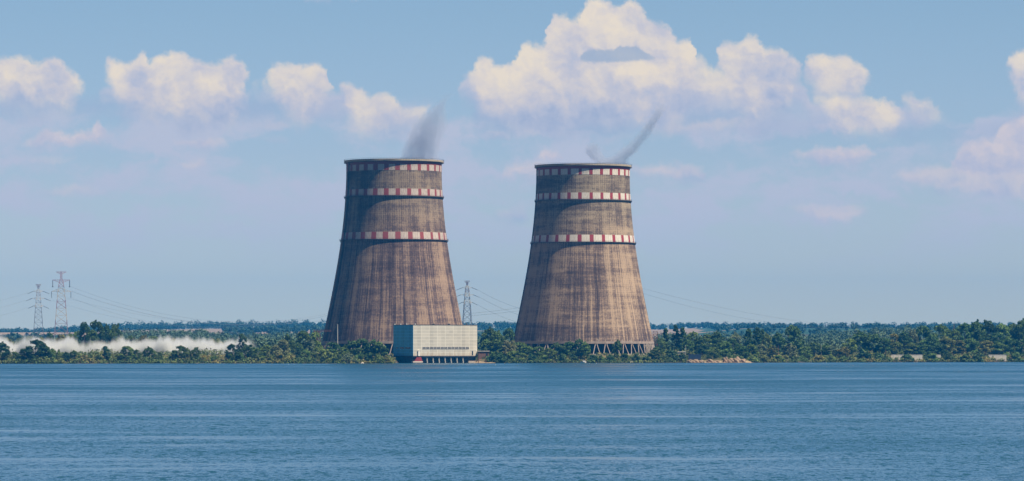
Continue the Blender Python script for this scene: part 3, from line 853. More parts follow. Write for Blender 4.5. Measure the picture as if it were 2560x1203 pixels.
def simple_cached(name, col, **k):
    if name not in _sc: _sc[name] = simple(name, col, **k)
    return _sc[name]
pump_house()

# ------------------------------------------------------------------ pylons and power lines
def lattice(b, z0, w0, z1, w1, n, r, rb):
    """four legs from half-width w0 at z0 to w1 at z1 with n braced bays"""
    def cs(t):
        w = w0 + (w1 - w0) * t; z = z0 + (z1 - z0) * t
        return [Vector((sx * w, sy * w, z)) for sx, sy in ((-1, -1), (1, -1), (1, 1), (-1, 1))]
    # bays get shorter as the body narrows
    ts = [0.0]; q = (max(w1, w0 * 0.25) / w0) ** (1.0 / max(n, 1)); s = [q ** i for i in range(n)]; tot = sum(s)
    for x in s: ts.append(ts[-1] + x / tot)
    for a, c in zip(ts[:-1], ts[1:]):
        A, C = cs(a), cs(c)
        for i in range(4):
            j = (i + 1) % 4
            b.bar(A[i], C[i], r, caps=False)
            b.bar(A[i], C[j], rb, caps=False); b.bar(A[j], C[i], rb, caps=False); b.bar(C[i], C[j], rb, caps=False)

REDS = (0.26, 0.13, 0.17); WHS = (0.44, 0.45, 0.44); GRS = (0.14, 0.17, 0.24)
def pylon(px, py_top, D, label, big=False):
    k = D / F; P = at(px, py_top, D); g = gz(P.x, D) - 0.5
    root = empty('pylon', (P.x, D, g), R(8)); tag(root, label, 'pylon', 'steel lattice pylons')
    def Z(dy_): return P.z - g - dy_ * k       # height of a point dy_ pixels below the top
    tips = []
    if big:
        pm = mat_pylon('banded_pylon_steel', [(0, (0.20, 0.17, 0.23)), (0.20, (0.20, 0.15, 0.21)), ((Z(122)) , WHS), (Z(92), (0.27, 0.17, 0.24)), (Z(70), WHS), (Z(42), GRS), (Z(38), (0.30, 0.15, 0.20))])
        b = MB(); lattice(b, 0, 18 * k, Z(48), 8.5 * k, 7, 0.42, 0.22); lattice(b, Z(48), 8.5 * k, Z(22), 4.0 * k, 3, 0.35, 0.2); lattice(b, Z(22), 2.5 * k, Z(0), 1.6 * k, 3, 0.36, 0.2)
        b.build('lattice_body', pm, root)
        def arm(z, L, drop, th, name='crossarm', rise=0.0):
            b = MB()
            for s in (-1, 1):
                for yy in (-1.2, 1.2):
                    b.bar((s * 1.5 * k, yy, z), (s * L * k, 0, z + rise * k), 0.34); b.bar((s * 2.5 * k, yy, z - th * k), (s * L * k, 0, z + rise * k), 0.3)
                for t in (0.2, 0.4, 0.6, 0.8):
                    x = s * (2.0 + (L - 2.0) * t) * k; b.bar((x, 0, z + rise * k * t), (x, 0, z + rise * k * t - th * k * (1 - t)), 0.16)
            return b.build(name, pm, root)
        arm(Z(1), 12.5, 0, 5); arm(Z(21), 21, 0, 7)
        arm(Z(42), 24, 0, 9, rise=-8)
        for s in (-1, 1):
            b = MB(); b.bar((s * 21 * k, 0, Z(21)), (s * 21 * k, 0, Z(37)), 0.42, 0.42, 6); b.bar((s * 21 * k, 0, Z(37)), (s * 21 * k, 0, Z(39)), 1.1, 1.1, 8); b.build('insulator_string', INSUL, root)
            b = MB(); b.bar((s * 24 * k, 0, Z(50)), (s * 24 * k, 0, Z(66)), 0.32, 0.32, 6); b.build('insulator_string', INSUL, root)
        tips = [(21, 38), (24, 50), (24, 66)]
    else:
        pm = mat_pylon('grey_pylon_steel', [(0, GRS), (Z(62), GRS), (Z(58), WHS), (Z(48), GRS), (Z(40), WHS), (Z(30), (0.22, 0.22, 0.30)), (Z(20), WHS), (Z(12), (0.20, 0.19, 0.27))])
        b = MB(); lattice(b, 0, 13.5 * k, Z(58), 7.5 * k, 6, 0.42, 0.22); lattice(b, Z(58), 7.5 * k, Z(14), 3.5 * k, 5, 0.36, 0.22); lattice(b, Z(14), 2.0 * k, Z(2), 1.2 * k, 2, 0.4, 0.22)
        b.build('lattice_body', pm, root)
        b = MB()
        for s in (-1, 1):
            b.bar((0, 0, Z(0.5)), (s * 6.5 * k, 0, Z(0.5)), 0.45); b.bar((s * 1 * k, 0, Z(9)), (s * 6.5 * k, 0, Z(0.5)), 0.35); b.bar((0, 0, Z(8)), (s * 3.5 * k, 0, Z(1)), 0.35)
        b.build('peak', pm, root)
        for dz_, L1, L2 in ((17, 11, 27), (35, 15, 31), (54, 12, 26)):
            b = MB()
            for s in (-1, 1):
                b.bar((s * 4 * k, 1, Z(dz_ + 2.5)), (s * L1 * k, 0, Z(dz_)), 0.34); b.bar((s * 4 * k, -1, Z(dz_ + 2.5)), (s * L1 * k, 0, Z(dz_)), 0.34)
                b.bar((s * 4 * k, 0, Z(dz_ - 2.0)), (s * L1 * k, 0, Z(dz_)), 0.26)
            b.build('crossarm', pm, root)
            for s in (-1, 1):
                b = MB(); b.bar((s * L1 * k, 0, Z(dz_)), (s * L2 * k, 0, Z(dz_ + 6.5)), 0.36, 0.26, 6); b.build('insulator_string', INSUL, root)
    return root
pylon(153, 679, 5200, 'tallest lattice pylon with wide drooping arms, near the left edge', True)
pylon(96, 711, 5600, 'shorter grey lattice pylon just left of the tallest one')
pylon(1168, 702, 5300, 'grey lattice pylon standing in the gap between the two cooling towers')

def cable(p0, p1, sag, label, r=0.13, n=28):
    """p0, p1 world points"""
    p0 = Vector(p0); p1 = Vector(p1); b = MB(); prev = None
    for i in range(n + 1):
        t = i / n; q = p0.lerp(p1, t) - p0 - Vector((0, 0, 4 * sag * t * (1 - t)))
        if prev is not None: b.bar(prev, q, r, n=3, caps=False)
        prev = q
    o = b.build('power_cable', WIRE, None, p0); tag(o, label, 'power cable', 'power cables'); return o
def A(px, py, Y): return at(px, py, Y)
for i, (a, b_, s, lab) in enumerate([
    (A(69, 732, 5600), A(-140, 760, 5300), 6, 'highest cable running left from the shorter pylon to the frame edge'),
    (A(65, 750, 5600), A(-140, 782, 5300), 6, 'middle cable running left from the shorter pylon to the frame edge'),
    (A(70, 769, 5600), A(-140, 806, 5300), 5, 'lowest cable running left from the shorter pylon to the frame edge'),
    (A(123, 732, 5600), A(820, 800, 6400), 24, 'upper cable running right from the shorter pylon behind the tallest one'),
    (A(127, 750, 5600), A(700, 806, 6400), 22, 'lower cable running right from the shorter pylon behind the tallest one'),
    (A(177, 717, 5200), A(850, 778, 5700), 30, 'topmost cable sagging right from the tallest pylon towards the left tower'),
    (A(178, 728, 5200), A(850, 782, 5700), 30, 'thick cable just under the topmost one right of the tallest pylon'),
    (A(178, 744, 5200), A(640, 806, 5700), 20, 'lowest cable sagging right from the tallest pylon to the woods'),
    (A(1141, 726, 5300), A(1040, 742, 5300), 3, 'short top cable between the gap pylon and the left tower'),
    (A(1195, 725, 5300), A(1420, 790, 5200), 9, 'top cable descending right from the pylon between the towers'),
    (A(1199, 743, 5300), A(1420, 806, 5200), 9, 'middle cable descending right from the pylon between the towers'),
    (A(1194, 762, 5300), A(1400, 822, 5200), 8, 'lowest cable descending right from the pylon between the towers'),
    (A(1170, 790, 4700), A(1500, 742, 4700), 3, 'lower of two cables rising right across the gap between the towers'),
    (A(1172, 784, 4700), A(1500, 732, 4700), 3, 'upper of two cables rising right across the gap between the towers'),
    (A(1500, 690, 4700), A(2200, 822, 5600), 12, 'upper cable slanting down right from behind the right tower'),
    (A(1500, 698, 4700), A(2120, 822, 5600), 14, 'lower cable slanting down right from behind the right tower'),
]):
    cable(a, b_, s, lab, 0.16 if 'thick' in lab else 0.11)

# ------------------------------------------------------------------ vegetation
def frames(N, rs):
    """two tangent vectors for each normal"""
    a = rs.normal(size=N.shape); t = np.cross(N, a); t /= np.linalg.norm(t, axis=1, keepdims=True) + 1e-9
    return t, np.cross(N, t)
def leaf_cards(C, N, S, rs):
    N = N / (np.linalg.norm(N, axis=1, keepdims=True) + 1e-9)
    t, b = frames(N, rs); S = S[:, None] * 0.5
    as_ = rs.uniform(0.55, 1.0, (len(C), 1))
    V = np.stack([C - t * S - b * S * as_, C + t * S - b * S * as_ * 0.5, C + t * S * 0.7 + b * S * as_, C - t * S * 0.8 + b * S * as_ * 0.8], 1).reshape(-1, 3)
    Q = np.arange(len(V)).reshape(-1, 4)
    return V, Q
def clumps(cent, rad_, per, size, rs, jit=0.55, squash=0.85):
    """leaf cards on the shells of many small clumps"""
    C, N, S = [], [], []
    for c, r, n in zip(cent, rad_, per):
        d = rs.normal(size=(n, 3)); d /= np.linalg.norm(d, axis=1, keepdims=True)
        rr = r * rs.uniform(0.55, 1.08, (n, 1))
        off = d * rr; off[:, 2] *= squash
        C.append(c + off); N.append(d + rs.normal(0, jit, (n, 3))); S.append(size * rs.uniform(0.6, 1.35, n))
    return leaf_cards(np.concatenate(C), np.concatenate(N), np.concatenate(S), rs)

PROTO = {}
def make_proto(kind, seed):
    """unit tree: 15 m tall, 12 m wide (poplar: 20 x 7), standing on z = 0"""
    rs = np.random.default_rng(seed)
    if kind == 'poplar': H, Wd, zc0, n = 20.0, 7.0, 0.06, 46
    elif kind == 'bush': H, Wd, zc0, n = 8.0, 11.0, 0.0, 26
    elif kind == 'willow': H, Wd, zc0, n = 13.0, 13.0, 0.05, 40
    else: H, Wd, zc0, n = 15.0, 12.0, 0.10, 40
    cent, rr = [], []
    ax, ay = rs.uniform(-0.12, 0.12, 2)
    lobes = rs.uniform(0.75, 1.15, 7)
    while len(cent) < n:
        t = rs.uniform(0, 1) ** 0.8; an = rs.uniform(0, 2 * pi)
        if kind == 'poplar': prof = (sin(pi * min(1, (t * 0.9 + 0.1))) ** 0.6) * (1 - 0.45 * t)
        elif kind == 'bush': prof = math.sqrt(max(0, 1 - t ** 2.2))
        elif kind == 'willow': prof = math.sqrt(max(0, 1 - (t * 1.0) ** 2.6)) * (0.8 + 0.2 * t)
        else: prof = math.sqrt(max(0.0, 1 - ((t - 0.42) / 0.60) ** 2))
        lb = lobes[int(an / (2 * pi) * 7) % 7]
        r = Wd * 0.5 * prof * lb * math.sqrt(rs.uniform(0.15, 1)) * 0.86
        cr = rs.uniform(0.09, 0.17) * Wd * (0.8 + 0.4 * (1 - t))
        z = (zc0 + (1 - zc0) * t) * H - cr * 0.6
        cent.append((r * cos(an) + ax * z * 0.6, r * sin(an) + ay * z * 0.6, max(z, cr * 0.5))); rr.append(cr)
    # a few stray sprigs break the outline
    for _ in range(10):
        c = cent[rs.integers(len(cent))]; cent.append((c[0] * 1.12 + rs.normal(0, 0.5), c[1] * 1.12, c[2] + rs.uniform(0.3, 1.6))); rr.append(rs.uniform(0.35, 0.8))
    per = [int(26 + 22 * (r_ ** 1.6)) for r_ in rr]
    V, Q = clumps(np.array(cent), rr, per, 0.80, rs, 0.6 if kind != 'willow' else 0.8)
    V[:, 2] = np.maximum(V[:, 2], -0.3)
    crown = mesh_np('crown', V, Q, LEAF)
    b = MB(); th = 0.05 * H / 2.6
    b.bar((0, 0, -1.5), (ax * H * .15, ay * H * .15, H * 0.35), th, th * 0.7, 7); b.bar((ax * H * .15, ay * H * .15, H * 0.35), (ax * H * .4, ay * H * .4, H * 0.8), th * 0.7, th * 0.2, 6)
    for q in range(6):
        an = rs.uniform(0, 2 * pi); z0 = H * rs.uniform(0.15, 0.5)
        b.bar((ax * z0 * 0.4, ay * z0 * 0.4, z0), (cos(an) * Wd * 0.32, sin(an) * Wd * 0.32, z0 + H * 0.22), th * 0.4, th * 0.1, 5)
    trunk = b.mesh('trunk', BARK)
    return crown, trunk, H, Wd
for kd in ('round', 'poplar', 'bush', 'willow'):
    for s in range(4 if kd in ('round', 'bush') else 3): PROTO[(kd, s)] = make_proto(kd, 100 * len(kd) + s)

GREENS = {
    'dark': (0.072, 0.138, 0.042), 'deep': (0.042, 0.094, 0.038), 'mid': (0.130, 0.205, 0.055), 'light': (0.21, 0.27, 0.075),
    'grey': (0.185, 0.225, 0.13), 'olive': (0.17, 0.185, 0.06), 'yellow': (0.28, 0.265, 0.075),
}
CNAME = {'dark': 'dark green', 'deep': 'blackish green', 'mid': 'mid green', 'light': 'light green', 'grey': 'grey-green', 'olive': 'olive green', 'yellow': 'yellow-green'}
KNAME = {'round': 'rounded tree', 'poplar': 'narrow tree', 'bush': 'low bush', 'willow': 'feathery tree'}
# (photo x, photo y of the top, width in photo px, kind, colour, distance behind the water's edge, region)
TREES = []
def T(region, rows, ds):
    for r in rows: TREES.append((*r[:5], r[5] if len(r) > 5 else ds, region))
T('on the bank before the mist', [
    (8, 858, 40, 'round', 'deep'), (38, 880, 26, 'bush', 'mid'), (62, 872, 34, 'round', 'dark'), (88, 852, 52, 'round', 'deep'), (110, 863, 34, 'round', 'dark'), (128, 872, 28, 'round', 'mid'),
    (148, 877, 26, 'bush', 'mid'), (166, 880, 30, 'bush', 'deep'), (186, 877, 26, 'round', 'mid'), (208, 888, 26, 'bush', 'olive'), (224, 884, 22, 'bush', 'mid'), (246, 888, 24, 'bush', 'dark'),
    (268, 864, 30, 'poplar', 'deep'), (294, 886, 24, 'bush', 'light'), (318, 866, 38, 'round', 'mid'), (343, 875, 22, 'round', 'dark'), (373, 869, 34, 'round', 'dark'),
    (400, 880, 18, 'bush', 'mid'), (424, 889, 26, 'bush', 'light'), (448, 866, 40, 'round', 'dark'), (468, 872, 26, 'round', 'mid'), (489, 869, 26, 'round', 'dark'), (512, 888, 26, 'bush', 'yellow'), (538, 889, 28, 'bush', 'mid')], 14)
T('behind the mist at the far left', [
    (20, 847, 36, 'round', 'olive'), (48, 846, 34, 'round', 'dark'), (74, 842, 30, 'round', 'mid'), (100, 846, 34, 'round', 'olive'), (126, 834, 26, 'round', 'dark'), (150, 838, 34, 'round', 'olive'), (172, 836, 34, 'round', 'mid'), (194, 830, 34, 'round', 'mid'),
    (330, 842, 40, 'round', 'mid'), (356, 840, 40, 'round', 'olive'), (384, 842, 40, 'round', 'mid'), (430, 848, 40, 'round', 'olive'), (480, 850, 50, 'round', 'grey'), (540, 848, 50, 'round', 'olive')], 420)
T('in the dark clump above the mist', [(212, 808, 34, 'round', 'deep'), (241, 806, 46, 'round', 'deep'), (264, 816, 34, 'round', 'deep'), (286, 813, 38, 'round', 'dark'), (228, 826, 40, 'round', 'dark')], 330)
T('between the mist and the left tower', [
    (583, 862, 34, 'round', 'deep', 14), (602, 882, 24, 'bush', 'mid', 12), (622, 863, 38, 'round', 'dark', 40), (606, 836, 26, 'round', 'deep', 260), (645, 872, 30, 'round', 'mid', 25), (668, 864, 44, 'round', 'mid', 50),
    (690, 862, 34, 'willow', 'grey', 45), (708, 850, 32, 'round', 'grey', 80), (722, 838, 34, 'round', 'dark', 130), (744, 868, 17, 'poplar', 'deep', 16), (766, 874, 26, 'round', 'mid', 14), (757, 829, 40, 'round', 'dark', 160), (786, 832, 38, 'round', 'mid', 160), (775, 850, 36, 'willow', 'grey', 90),
    (700, 884, 30, 'bush', 'olive', 10), (726, 888, 24, 'bush', 'yellow', 6), (650, 888, 28, 'bush', 'mid', 8), (675, 890, 24, 'bush', 'light', 6), (800, 868, 44, 'round', 'mid', 30)], 40)
T('on the bank before the left tower', [
    (818, 878, 40, 'bush', 'light', 8), (832, 857, 42, 'round', 'dark', 60), (856, 868, 38, 'round', 'mid', 30), (880, 853, 40, 'round', 'dark', 60), (904, 848, 44, 'round', 'dark', 60), (930, 851, 42, 'round', 'dark', 55), (948, 856, 36, 'round', 'mid', 50), (961, 866, 26, 'round', 'dark', 40),
    (842, 884, 34, 'bush', 'mid', 6), (872, 882, 36, 'bush', 'grey', 6), (898, 884, 34, 'bush', 'mid', 6), (924, 882, 36, 'bush', 'dark', 6), (948, 886, 30, 'bush', 'mid', 5), (968, 890, 24, 'bush', 'yellow', 4)], 40)
T('between the pump house and the right tower', [
    (1222, 823, 46, 'round', 'dark', 150), (1246, 829, 42, 'round', 'dark', 150), (1271, 822, 32, 'round', 'dark', 160), (1213, 850, 30, 'round', 'mid', 90), (1240, 850, 56, 'round', 'mid', 70), (1274, 850, 54, 'willow', 'grey', 60), (1302, 856, 44, 'round', 'mid', 55),
    (1250, 880, 44, 'bush', 'dark', 8), (1232, 884, 34, 'bush', 'dark', 8), (1282, 878, 42, 'bush', 'mid', 8), (1318, 866, 42, 'round', 'mid', 30), (1345, 868, 44, 'round', 'dark', 22)], 40)
T('on the bank before the right tower', [
    (1372, 871, 40, 'round', 'mid', 18), (1396, 858, 42, 'round', 'dark', 22), (1421, 855, 42, 'round', 'dark', 22), (1446, 850, 36, 'round', 'dark', 25), (1464, 857, 30, 'round', 'mid', 20), (1482, 887, 30, 'bush', 'dark', 8), (1503, 889, 30, 'bush', 'mid', 8),
    (1524, 886, 30, 'bush', 'dark', 8), (1543, 853, 30, 'round', 'dark', 24), (1563, 884, 30, 'bush', 'dark', 8), (1590, 888, 34, 'bush', 'deep', 8), (1614, 890, 30, 'bush', 'mid', 6), (1330, 886, 34, 'bush', 'dark', 6), (1360, 888, 34, 'bush', 'mid', 6), (1404, 886, 34, 'bush', 'dark', 6), (1436, 888, 26, 'bush', 'dark', 6)], 20)
T('near the blue container', [
    (1642, 868, 40, 'round', 'dark', 20), (1652, 846, 30, 'round', 'mid', 120), (1667, 822, 27, 'poplar', 'dark', 150), (1692, 814, 28, 'poplar', 'deep', 160), (1708, 816, 24, 'poplar', 'dark', 160), (1676, 876, 44, 'bush', 'deep', 12), (1704, 884, 34, 'bush', 'deep', 12),
    (1733, 832, 36, 'round', 'mid', 150), (1720, 850, 36, 'round', 'dark', 110), (1748, 842, 30, 'round', 'dark', 120), (1763, 834, 34, 'poplar', 'mid', 140), (1756, 862, 40, 'round', 'deep', 70), (1794, 832, 48, 'round', 'dark', 150)], 60)
T('behind the rocks on the right bank', [
    (1785, 868, 36, 'round', 'mid', 30), (1812, 855, 40, 'round', 'mid', 60), (1834, 848, 50, 'round', 'dark', 70), (1838, 834, 36, 'round', 'grey', 300), (1866, 822, 30, 'poplar', 'dark', 140), (1887, 821, 32, 'poplar', 'deep', 130), (1903, 821, 20, 'poplar', 'dark', 140), (1916, 836, 32, 'round', 'light', 140),
    (1856, 866, 40, 'round', 'dark', 40), (1880, 862, 34, 'round', 'mid', 40), (1905, 860, 34, 'willow', 'grey', 40), (1946, 834, 38, 'round', 'dark', 120), (1930, 866, 38, 'round', 'olive', 30), (1985, 815, 48, 'round', 'dark', 130), (1976, 861, 44, 'willow', 'grey', 30), (1908, 888, 40, 'bush', 'olive', 8), (1945, 888, 38, 'bush', 'mid', 8), (1880, 890, 30, 'bush', 'light', 8)], 60)
T('left of the long white wall', [
    (2012, 868, 40, 'round', 'mid', 40), (2036, 858, 46, 'round', 'dark', 60), (2062, 860, 36, 'round', 'mid', 60), (2006, 890, 34, 'bush', 'mid', 8), (2046, 888, 34, 'bush', 'yellow', 8), (2082, 866, 34, 'round', 'grey', 50), (2108, 868, 36, 'round', 'olive', 40), (2078, 888, 34, 'bush', 'light', 8),
    (2122, 848, 36, 'round', 'mid', 90), (2150, 832, 52, 'round', 'dark', 110), (2184, 836, 54, 'round', 'dark', 110), (2214, 846, 44, 'round', 'dark', 90), (2110, 890, 30, 'bush', 'mid', 6), (2160, 880, 48, 'bush', 'deep', 12), (2194, 882, 40, 'bush', 'dark', 12), (2240, 856, 36, 'round', 'mid', 80)], 60)
T('in the high wood at the right edge', [
    (2236, 836, 34, 'round', 'olive', 180), (2262, 832, 42, 'round', 'dark', 140), (2284, 826, 36, 'round', 'grey', 150), (2308, 817, 46, 'round', 'dark', 150), (2350, 816, 54, 'round', 'mid', 140), (2330, 838, 44, 'round', 'dark', 100), (2368, 842, 46, 'round', 'olive', 90), (2384, 826, 40, 'round', 'mid', 130),
    (2412, 812, 50, 'round', 'dark', 150), (2440, 806, 54, 'round', 'dark', 150), (2474, 804, 56, 'round', 'deep', 150), (2508, 811, 46, 'round', 'mid', 150), (2530, 812, 42, 'round', 'dark', 150), (2554, 802, 46, 'round', 'dark', 140),
    (2282, 858, 44, 'round', 'mid', 60), (2310, 862, 44, 'round', 'dark', 50), (2352, 862, 50, 'round', 'deep', 40), (2398, 850, 44, 'poplar', 'olive', 80), (2430, 846, 46, 'round', 'mid', 80), (2464, 852, 46, 'round', 'olive', 70), (2450, 828, 46, 'round', 'dark', 110), (2490, 832, 46, 'round', 'dark', 100), (2500, 856, 44, 'round', 'mid', 50), (2532, 848, 44, 'round', 'dark', 60), (2560, 850, 44, 'round', 'dark', 50),
    (2268, 886, 36, 'bush', 'dark', 6), (2330, 884, 40, 'bush', 'mid', 6), (2372, 884, 38, 'bush', 'dark', 6), (2412, 884, 40, 'bush', 'mid', 6), (2444, 884, 40, 'bush', 'dark', 6), (2540, 882, 44, 'bush', 'mid', 6)], 60)

ORD = ['leftmost', 'second', 'third', 'fourth', 'fifth', 'sixth', 'seventh', 'eighth', 'ninth', 'tenth', 'eleventh', 'twelfth', 'thirteenth', 'fourteenth']
def size_word(kind, h):
    if kind == 'bush': return ''
    return 'big ' if h > 17 else ('small ' if h < 10 else '')
seen = {}
info = []
for (px, py, w, kd, cl, ds, reg) in TREES:
    X0 = (px - 1280) / F * 3100; Y = float(shoreY(X0)) + ds; X0 = (px - 1280) / F * Y; Y = float(shoreY(X0)) + ds
    p = at(px, py, Y); g = gz(p.x, Y); h = max(3.0, p.z - g)
    info.append([px, py, w, kd, cl, ds, reg, p.x, Y, g, h])
    key = (size_word(kd, h) + CNAME[cl] + ' ' + KNAME[kd], reg); seen.setdefault(key, []).append(px)
for v in seen.values(): v.sort()
used = {}
for n_, (px, py, w, kd, cl, ds, reg, x, Y, g, h) in enumerate(info):
    ns = sum(1 for k in PROTO if k[0] == kd); s = n_ % ns
    crown, trunk, H, Wd = PROTO[(kd, s)]
    root = empty('tree' if kd != 'bush' else 'bush', (x, Y, g - 0.2), random.uniform(0, 2 * pi))
    ww = w * Y / F
    sx = ww / Wd * 1.08; root.scale = (sx, sx * random.uniform(0.85, 1.1), h / H * 1.03)
    key = (size_word(kd, h) + CNAME[cl] + ' ' + KNAME[kd], reg); lst = seen[key]; i_ = lst.index(px)
    if len(lst) == 1: lab = f'only {key[0]} {reg}'
    else: lab = f'{ORD[i_]} {key[0]}{"" if i_ == 0 else " from left"} {reg}'
    tag(root, lab, 'tree' if kd != 'bush' else 'bush', 'trees and bushes ' + reg)
    cr = link('crown', crown, root); tr = link('trunk', trunk, root)
    base_c = GREENS[cl]; j = random.uniform(0.82, 1.2); t = random.uniform(-0.12, 0.12)
    cr.color = (base_c[0] * j * (1 + t), base_c[1] * j, base_c[2] * j * (1 - t), 1)

# low scrub and reeds along the water: nobody could count it
def scrub():
    rs = np.random.default_rng(11); cent, rr = [], []
    gaps = [(-93, -14), (140, 198)]
    for row, (s0, s1, hmin, hmax, n) in enumerate([(-1.5, 4, 0.9, 2.2, 1500), (2, 12, 1.3, 3.2, 1500), (12, 50, 1.6, 3.8, 1300), (50, 150, 1.8, 4.2, 1000)]):
        for _ in range(n):
            x = rs.uniform(-470, 520)
            if _ % 9 == 0: x = rs.uniform(520, 800) if _ % 2 else rs.uniform(-750, -470)
            if row < 2 and any(a < x < b for a, b in gaps): continue
            if row < 3 and -93 < x < -36 and float(shoreY(x)) < 3075: pass
            dens = 0.5 + 0.5 * math.sin(x / 9.0 + row) * math.sin(x / 23.0 + 2 * row)
            if rs.uniform() > 0.35 + 0.65 * dens: continue
            y = float(shoreY(x)) + rs.uniform(s0, s1)
            # keep clear of the towers' basins
            if (x + 100) ** 2 + (y - 3250) ** 2 < 68 ** 2 or (x - 62) ** 2 + (y - 3333) ** 2 < 70 ** 2: continue
            r = rs.uniform(hmin, hmax) * (0.6 + 0.6 * dens)
            if 66 < x < 122: r = min(r, 1.5)
            cent.append((x, y, gz(x, y) + r * 0.45)); rr.append(r)
    per = [int(10 + 9 * r) for r in rr]
    V, Q = clumps(np.array(cent), rr, per, 0.95, rs, 0.6, 0.8)
    m = mat_scrub('scrub_leaves', [(0.0, (0.040, 0.080, 0.028)), (0.4, (0.085, 0.140, 0.040)), (0.62, (0.13, 0.17, 0.05)), (0.8, (0.20, 0.185, 0.06)), (1.0, (0.27, 0.23, 0.085))], 0.045)
    o = link('shore_scrub', mesh_np('shore_scrub', V, Q, m)); tag(o, 'tangled green scrub and reeds along the whole bank', 'scrub', kind='stuff')
scrub()

def wood(name, label, m, rows, seed, per=46, size=2.0):
    """rows: (px0, px1, distance0, distance1, count, tree height0, height1)"""
    rs = np.random.default_rng(seed); cent, rr = [], []
    for (p0, p1, d0, d1, cnt, h0, h1) in rows:
        for _ in range(cnt):
            Y = rs.uniform(d0, d1); px = rs.uniform(p0, p1); x = (px - 1280) / F * Y
            h = rs.uniform(h0, h1); g = gz(x, Y); wd = h * rs.uniform(0.32, 0.5)
            cent.append((x, Y, g + h - wd * 0.8)); rr.append(wd)
            cent.append((x + rs.normal(0, wd * 0.5), Y + rs.normal(0, wd * .4), g + h * 0.42)); rr.append(wd * 1.05)
    V, Q = clumps(np.array(cent), rr, [per] * len(rr), size, rs, 0.5, 0.95)
    o = link(name, mesh_np(name, V, Q, m)); tag(o, label, 'woodland', kind='stuff')
WOODM = mat_scrub('mid_wood_leaves', [(0.0, (0.036, 0.080, 0.050)), (0.45, (0.065, 0.120, 0.072)), (0.75, (0.10, 0.155, 0.090)), (1.0, (0.15, 0.19, 0.12))], 0.012)  # greens lightened and greyed, painting in haze behind the near trees
WOODF = mat_scrub('far_wood_leaves', [(0.0, (0.022, 0.060, 0.050)), (0.5, (0.032, 0.078, 0.060)), (1.0, (0.05, 0.095, 0.065))], 0.006)  # bluish tint paints extra distance haze into the leaves
wood('wood', 'dense green wood on the flat land behind the left bank', WOODM,
     [(300, 860, 4000, 5200, 420, 8, 15), (300, 520, 4700, 5300, 110, 13, 19), (-80, 300, 4100, 5000, 160, 6, 10), (-1000, -80, 3500, 5000, 420, 7, 13), (560, 780, 3600, 4000, 90, 9, 15), (640, 840, 3500, 3800, 60, 10, 16)], 21, 40, 1.8)
wood('wood', 'dense green wood on the flat land behind the right bank', WOODM,
     [(1180, 1320, 3900, 4800, 110, 8, 13), (1640, 2300, 3800, 5200, 420, 8, 15), (2000, 2700, 4600, 5400, 160, 6, 11), (2640, 3500, 3500, 5200, 420, 8, 15), (1640, 2100, 3500, 3800, 80, 9, 13)], 22, 40, 1.8)
wood('wood', 'hazy blue line of trees along the far ridge', WOODF,
     [(-200, 2760, 9700, 10300, 1250, 9, 18), (-1200, -200, 9700, 10300, 350, 9, 18), (2760, 3700, 9700, 10300, 350, 9, 18), (240, 830, 9600, 10000, 90, 14, 24), (0, 240, 8700, 9300, 60, 9, 16), (1190, 1300, 9000, 9200, 14, 14, 24), (1780, 2700, 6400, 9600, 420, 7, 12),
      (-200, 820, 5400, 6700, 420, 8, 14), (560, 830, 6600, 8600, 150, 8, 15), (1190, 1320, 6000, 6800, 40, 8, 12)], 23, 34, 3.0)

# ------------------------------------------------------------------ small things on the bank
SAND = simple('sandy_rock', (0.27, 0.20, 0.145), 0.95, 0.55, 0.5)
PALEROCK = simple('pale_rock', (0.58, 0.52, 0.44), 0.95, 0.3, 0.5)
def rock(px, py, w, h, label, grp='rocks along the right bank', m=SAND, D=None, seed=0):
    rs = np.random.default_rng(seed + int(px))
    x0 = (px - 1280) / F * 3090; Y = D or (float(shoreY(x0)) + 2.0)
    p = at(px, py, Y); k = Y / F
    b = bpy.data.meshes.new('rock')
    import bmesh
    bm = bmesh.new(); bmesh.ops.create_icosphere(bm, subdivisions=3, radius=1)
    for v in bm.verts:
        d = v.co.copy(); n = 0
        for q in range(5):
            a = Vector(rs.normal(size=3)) if q < 0 else None
        s = 1 + 0.22 * sin(d.x * 3.1 + seed + px) * cos(d.y * 4.3 + px) + 0.14 * sin(d.z * 6.0 + d.x * 5 + px * 0.7)
        v.co = Vector((round(d.x * s * 3.5) / 3.5 * 0.35 + d.x * s * 0.65, d.y * s, round(d.z * s * 3) / 3 * 0.4 + d.z * s * 0.6))
    bm.to_mesh(b); bm.free(); b.materials.append(m)
    o = link('rock', b, None, (p.x, Y, max(-0.2, gz(p.x, Y)) + h * k * 0.25))
    o.scale = (w * k / 2, w * k / 2.6, h * k * 0.75); tag(o, label, 'rock', grp); return o
rows = [(1606, 906, 8, 3, 'smallest tan rock right at the foot of the right tower'), (1726, 903, 14, 7, 'leftmost tan rock of the group below the blue container'), (1740, 903, 16, 8, 'wide tan rock in the middle below the blue container'), (1754, 904, 14, 6, 'rightmost tan rock of the group below the blue container'),
        (1775, 903, 16, 9, 'long sloping tan rock in the middle of the rocky shore'), (1789, 906, 18, 5, 'flat tan rock trailing right of the sloping one'),
        (1814, 900, 13, 12, 'tall tan rock at the left of the last rock heap'), (1828, 902, 16, 11, 'second rock of the last heap on the right bank'), (1843, 901, 18, 13, 'highest tan rock of the last heap on the right bank'), (1858, 903, 14, 9, 'rightmost rock of the last heap, beside the bushes')]
for i, (x, y, w, h, lab) in enumerate(rows): rock(x, y, w, h, lab, seed=i)
rock(1578, 906, 12, 4, 'low pale rock at the waterline before the right tower', m=PALEROCK)
rock(906, 907, 8, 3, 'small pale rock at the waterline before the left tower', m=PALEROCK)

